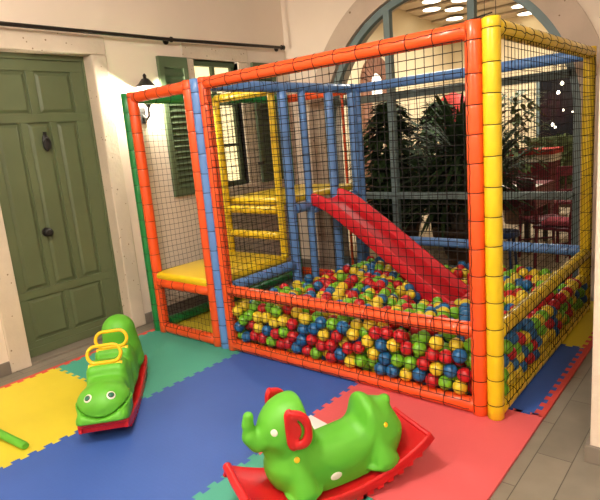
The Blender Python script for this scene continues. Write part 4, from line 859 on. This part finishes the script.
# brick arched opening in the terrace's left wall
br = MB(); n = 14; cy, cz_ = 5.55, 2.27
for i in range(n):
    a0 = PI*i/n+.02; a1 = PI*(i+1)/n-.02; P = []
    for a, rr in ((a0, .22), (a0, .47), (a1, .47), (a1, .22)): P.append((cy+rr*math.cos(a), cz_+rr*math.sin(a)))
    br.add([(TX0, p[0], p[1]) for p in P]+[(TX0+.06, p[0], p[1]) for p in P], [(3, 2, 1, 0), (4, 5, 6, 7), (0, 1, 5, 4), (1, 2, 6, 5), (2, 3, 7, 6), (3, 0, 4, 7)])
for s in (-1, 1):
    for k in range(13):
        y0 = cy+s*.22; br.box((TX0, y0, .10+k*.165), (TX0+.06, y0+s*.25, .25+k*.165))
struct(br.obj('trim_4', 'brick'))
ba = MB(); pts = [(cy+.21*math.cos(PI*i/16), cz_+.21*math.sin(PI*i/16)) for i in range(17)]+[(cy-.21, 2.05), (cy+.21, 2.05)]
ba.add([(TX0+.012, a, b) for a, b in pts], [tuple(range(len(pts)))]); struct(ba.obj('window_3', 'bright'))
# dark glazed doors at the end wall
dg = MB().box((-2.25, TY1-.06, 0), (-.2, TY1-.02, 2.25)); struct(dg.obj('door_2', 'night'))
struct(MB().box((-2.29, TY1-.08, 0), (-2.22, TY1-.0, 2.3)).box((-1.2, TY1-.08, 0), (-1.14, TY1, 2.3)).box((-.24, TY1-.08, 0), (-.17, TY1, 2.3)).box((-2.29, TY1-.08, 2.22), (-.17, TY1, 2.3)).obj('window_frame_terrace', 'frame'))
# hanging bulbs
for (x, y, z, rr) in [(x_, y_, z_, q_*.62) for x_, y_, z_, q_ in [(-1.42, 7.0, 2.03, .05), (-1.50, 7.1, 1.90, .05), (-1.55, 7.6, 1.62, .03), (-1.42, 7.7, 1.58, .03), (-1.62, 7.4, 1.35, .035), (-1.95, 5.6, 1.80, .085), (-2.15, 5.7, 1.86, .07), (-1.18, 5.6, 1.42, .04)]]:
    t = empty('pendant_bulb', (x, y, z)); tag(t, 'bare glowing bulb hanging on a cable over the terrace', 'pendant light', 'bulbs hanging over the terrace')
    MB().tube([(0, 0, -rr), (0, 0, -rr*.6), (0, 0, 0), (0, 0, rr*.6), (0, 0, rr)], [rr*.2, rr*.8, rr, rr*.7, rr*.2], 12).obj('bulb', 'lamp', t)
    MB().tube([(0, 0, rr*.9), (0, 0, zc(y)-z-.02)], .005, 5).obj('cable', 'iron', t)
# plants
def leaf(mb, base, d, L, w, droop, fold=.15, seg=5):
    d = Vector(d).normalized(); side = d.cross(Vector((0, 0, 1))); side = side.normalized() if side.length > .05 else Vector((1, 0, 0))
    vs = []; p = Vector(base); dd = d.copy()
    for i in range(seg+1):
        s = i/seg; ww = w*math.sin(PI*min(1, .12+s*.88))**.8 if i < seg else .001
        vs += [p-side*ww, p+Vector((0, 0, -fold*ww)), p+side*ww]; dd = (dd+Vector((0, 0, -droop/seg))).normalized(); p = p+dd*(L/seg)
    fs = []
    for i in range(seg): a = i*3; fs += [(a, a+1, a+4, a+3), (a+1, a+2, a+5, a+4)]
    mb.add(vs, fs, 0, True)
def potted(name, loc, potr, poth, label, build, leafmat='leaf', potmat='pot'):
    t = empty(name, loc); tag(t, label, 'plant')
    MB().tube([(0, 0, 0), (0, 0, .02), (0, 0, poth*.9), (0, 0, poth*.9), (0, 0, poth)], [potr*.7, potr*.75, potr*.95, potr*1.08, potr*1.05], 20).obj('pot', potmat, t)
    st, lf = MB(), MB(); build(st, lf, poth); st.obj('stem', 'bark', t); lf.obj('leaves', leafmat, t); return t
rp = random.Random(3)
def b_yucca(st, lf, h):
    heads = []
    for x, y, top in ((0, 0, 1.25), (.16, .08, .95), (-.18, .05, .80), (.02, .2, 1.05)):
        st.tube([(x*.4, y*.4, h-.05), (x, y, h+.3), (x*1.15, y, top)], [.045, .035, .03], 8); heads.append((x*1.15, y, top))
    for hx, hy, hz in heads:
        for k in range(230):
            a = rp.uniform(0, 2*PI); e = rp.uniform(-.25, 1.35); d = (math.cos(a)*math.cos(e), math.sin(a)*math.cos(e), math.sin(e))
            leaf(lf, (hx, hy, hz+rp.uniform(-.12, .05)), d, rp.uniform(.5, .78), .026, rp.uniform(.3, .9))
potted('potted_yucca', (-1.42, 3.05, FZ), .21, .42, 'dark spiky yucca in a brown pot behind the middle window bay', b_yucca)
def b_ficus(st, lf, h):
    st.tube([(0, 0, h-.05), (.02, 0, 1.0), (0, .02, 1.7)], [.035, .025, .012], 8)
    for k in range(1500):
        z = rp.uniform(.45, 1.88); rr = .46*math.sin(PI*min(1, max(.1, (z-.35)/1.6)))*rp.uniform(.2, 1)
        a = rp.uniform(0, 2*PI); e = rp.uniform(-.5, .6)
        leaf(lf, (rr*math.cos(a), rr*math.sin(a)*.8, z), (math.cos(a)*math.cos(e), math.sin(a)*math.cos(e), math.sin(e)), rp.uniform(.12, .19), rp.uniform(.034, .050), .6, seg=4)
potted('potted_ficus', (-2.42, 3.3, FZ), .20, .38, 'dark leafy ficus behind the left window bay', b_ficus)
potted('potted_ficus', (-2.35, 4.55, FZ), .20, .38, 'second leafy ficus standing further back beside the yucca', b_ficus)
def b_bush(st, lf, h):
    for a in (0, 2.1, 4.2): st.tube([(0, 0, h-.05), (.15*math.cos(a), .15*math.sin(a), h+.4)], [.02, .01], 6)
    for k in range(1300):
        z = rp.uniform(h, 1.15); rr = .40*rp.random()**.5*math.sin(PI*min(.95, max(.15, (z-h+.15)/1.3))); a = rp.uniform(0, 2*PI); e = rp.uniform(-.4, .9)
        leaf(lf, (rr*math.cos(a), rr*math.sin(a), z), (math.cos(a)*math.cos(e), math.sin(a)*math.cos(e), math.sin(e)), rp.uniform(.13, .2), rp.uniform(.035, .05), .5, seg=4)
potted('potted_bush', (-1.72, 3.62, FZ), .22, .34, 'low dense dark bush in a pot behind the yucca', b_bush)
potted('potted_bush', (-2.62, 3.95, FZ), .22, .34, 'low dense dark bush in a pot behind the nearer ficus', b_bush)
def b_far(st, lf, h):
    st.tube([(0, 0, h-.05), (0, 0, 1.6)], [.03, .015], 8)
    for k in range(420):
        z = rp.uniform(.8, 1.95); rr = .42*rp.uniform(.1, 1); a = rp.uniform(0, 2*PI); e = rp.uniform(-.4, .8)
        leaf(lf, (rr*math.cos(a), rr*math.sin(a), z), (math.cos(a)*math.cos(e), math.sin(a)*math.cos(e), math.sin(e)), rp.uniform(.12, .2), rp.uniform(.025, .04), .6, seg=4)
potted('potted_shrub', (-1.75, 5.8, FZ), .22, .4, 'pale green shrub seen through the right window bay', b_far, 'leaf2')
# clipped hedge in a trough
hd = empty('hedge_trough', (-1.35, 7.6, FZ)); tag(hd, 'olive clipped hedge in a trough before the dark glazing', 'hedge')
MB().box((-.75, -.2, 0), (.9, .2, .4)).obj('trough', 'bark', hd, bevel=.01)
hm = MB()
for k in range(1500): 
    x, z = rp.uniform(-.72, .88), rp.uniform(.4, 1.22); yy = rp.choice((-1, 1))*rp.uniform(.12, .2) if rp.random() < .8 else rp.uniform(-.2, .2)
    a = rp.uniform(0, 2*PI); leaf(hm, (x, yy, z), (math.cos(a), math.sin(a), rp.uniform(-.3, .8)), .09, .025, .4, seg=3)
hm.obj('foliage', 'leaf2', hd); MB().box((-.72, -.15, .4), (.87, .15, 1.2)).obj('foliage_core', 'leaf2', hd)
# crimson chairs and a table
def chair(loc, rz, label):
    t = empty('dining_chair', loc, rz); tag(t, label, 'chair', 'crimson chairs on the terrace')
    MB().box((-.21, -.21, .43), (.21, .21, .465)).obj('seat', 'crimson', t, bevel=.01)
    for sx in (-1, 1):
        MB().tube([(sx*.19, -.19, 0), (sx*.18, -.18, .44)], .018, 8).obj('leg', 'crimson', t)
        MB().tube([(sx*.19, .21, 0), (sx*.19, .19, .45), (sx*.19, .23, .92)], .018, 8).obj('leg', 'crimson', t)
        MB().tube([(sx*.185, -.185, .2), (sx*.19, .2, .2)], .011, 6).obj('stretcher', 'crimson', t)
    b = MB().box((-.19, .20, .80), (.19, .235, .92)).box((-.19, .20, .58), (.19, .22, .63))
    for x in (-.1, 0, .1): b.tube([(x, .21, .6), (x, .22, .82)], .010, 6)
    b.obj('backrest', 'crimson', t, bevel=.006)
    return t
chair((-.72, 3.65, FZ), 2.3, 'crimson wooden chair just behind the yellow corner post')
chair((-.45, 3.30, FZ), -1.9, 'crimson wooden chair near the right jamb of the arch')
chair((-2.2, 4.9, FZ), .9, 'crimson wooden chair facing the cloth covered table')
chair((-.8, 5.1, FZ), 3.5, 'crimson wooden chair beyond the terrace table')
tb = empty('terrace_table', (-1.35, 4.25, FZ)); tag(tb, 'terrace table with a crimson and cream cloth', 'table')
MB().box((-.42, -.42, .73), (.42, .42, .76)).obj('table_top', 'bark', tb)
for sx in (-1, 1):
    for sy in (-1, 1): MB().box((sx*.36-.025, sy*.36-.025, 0), (sx*.36+.025, sy*.36+.025, .73)).obj('leg', 'bark', tb)
cl = MB().box((-1.79, 3.81, .746), (-.91, 4.69, .756)).box((-1.795, 3.805, .50), (-.905, 3.812, .756)).box((-.908, 3.805, .50), (-.90, 4.69, .756)).box((-1.795, 3.805, .50), (-1.788, 4.69, .756)).obj('tablecloth', 'crimson'); tag(cl, 'crimson cloth over the terrace table', 'tablecloth')
rn = MB().box((-1.80, 3.95, .757), (-.90, 4.2, .760)).obj('table_runner', 'white'); tag(rn, 'cream runner across the crimson tablecloth', 'table runner')
cs = MB().box((-.63, 3.15, .455), (-.28, 3.45, .50)).obj('seat_cushion', 'pinkcloth', bevel=.015); tag(cs, 'pink cushion on the chair near the arch jamb', 'cushion')
sc_ = empty('serving_counter', (-1.72, 6.45, FZ)); tag(sc_, 'serving counter with crimson top and cream front before the hedge', 'counter')
MB().box((-.36, -.25, 0), (.36, .25, .88)).obj('cabinet', 'crimson', sc_); MB().box((-.38, -.27, .88), (.38, .27, .99)).obj('fascia', 'white', sc_); MB().box((-.40, -.29, .99), (.40, .29, 1.07)).obj('worktop', 'redlamp', sc_)
# red parasol and toys by the wall
ps = empty('parasol', (-2.75, 5.9, FZ)); tag(ps, 'red parasol half hidden behind the yucca leaves', 'parasol')
MB().tube([(0, 0, 0), (0, 0, 2.0)], .02, 8).obj('pole', 'bark', ps)
MB().tube([(0, 0, 1.45), (0, 0, 1.5), (0, 0, 1.8), (0, 0, 2.0), (0, 0, 2.05)], [.36, .35, .30, .16, .02], 16).obj('canopy', 'redlamp', ps)
bs = empty('child_stool', (-.92, 2.95, FZ)); tag(bs, 'small navy plastic stool next to the yucca pot', 'stool')
MB().tube([(0, 0, .38), (0, 0, .40), (0, 0, .44)], [.13, .15, .14], 16).obj('seat', 'navy', bs)
for k in range(4):
    a = PI/4+k*PI/2; MB().tube([(.13*math.cos(a), .13*math.sin(a), 0), (.09*math.cos(a), .09*math.sin(a), .39)], .015, 6).obj('leg', 'navy', bs)
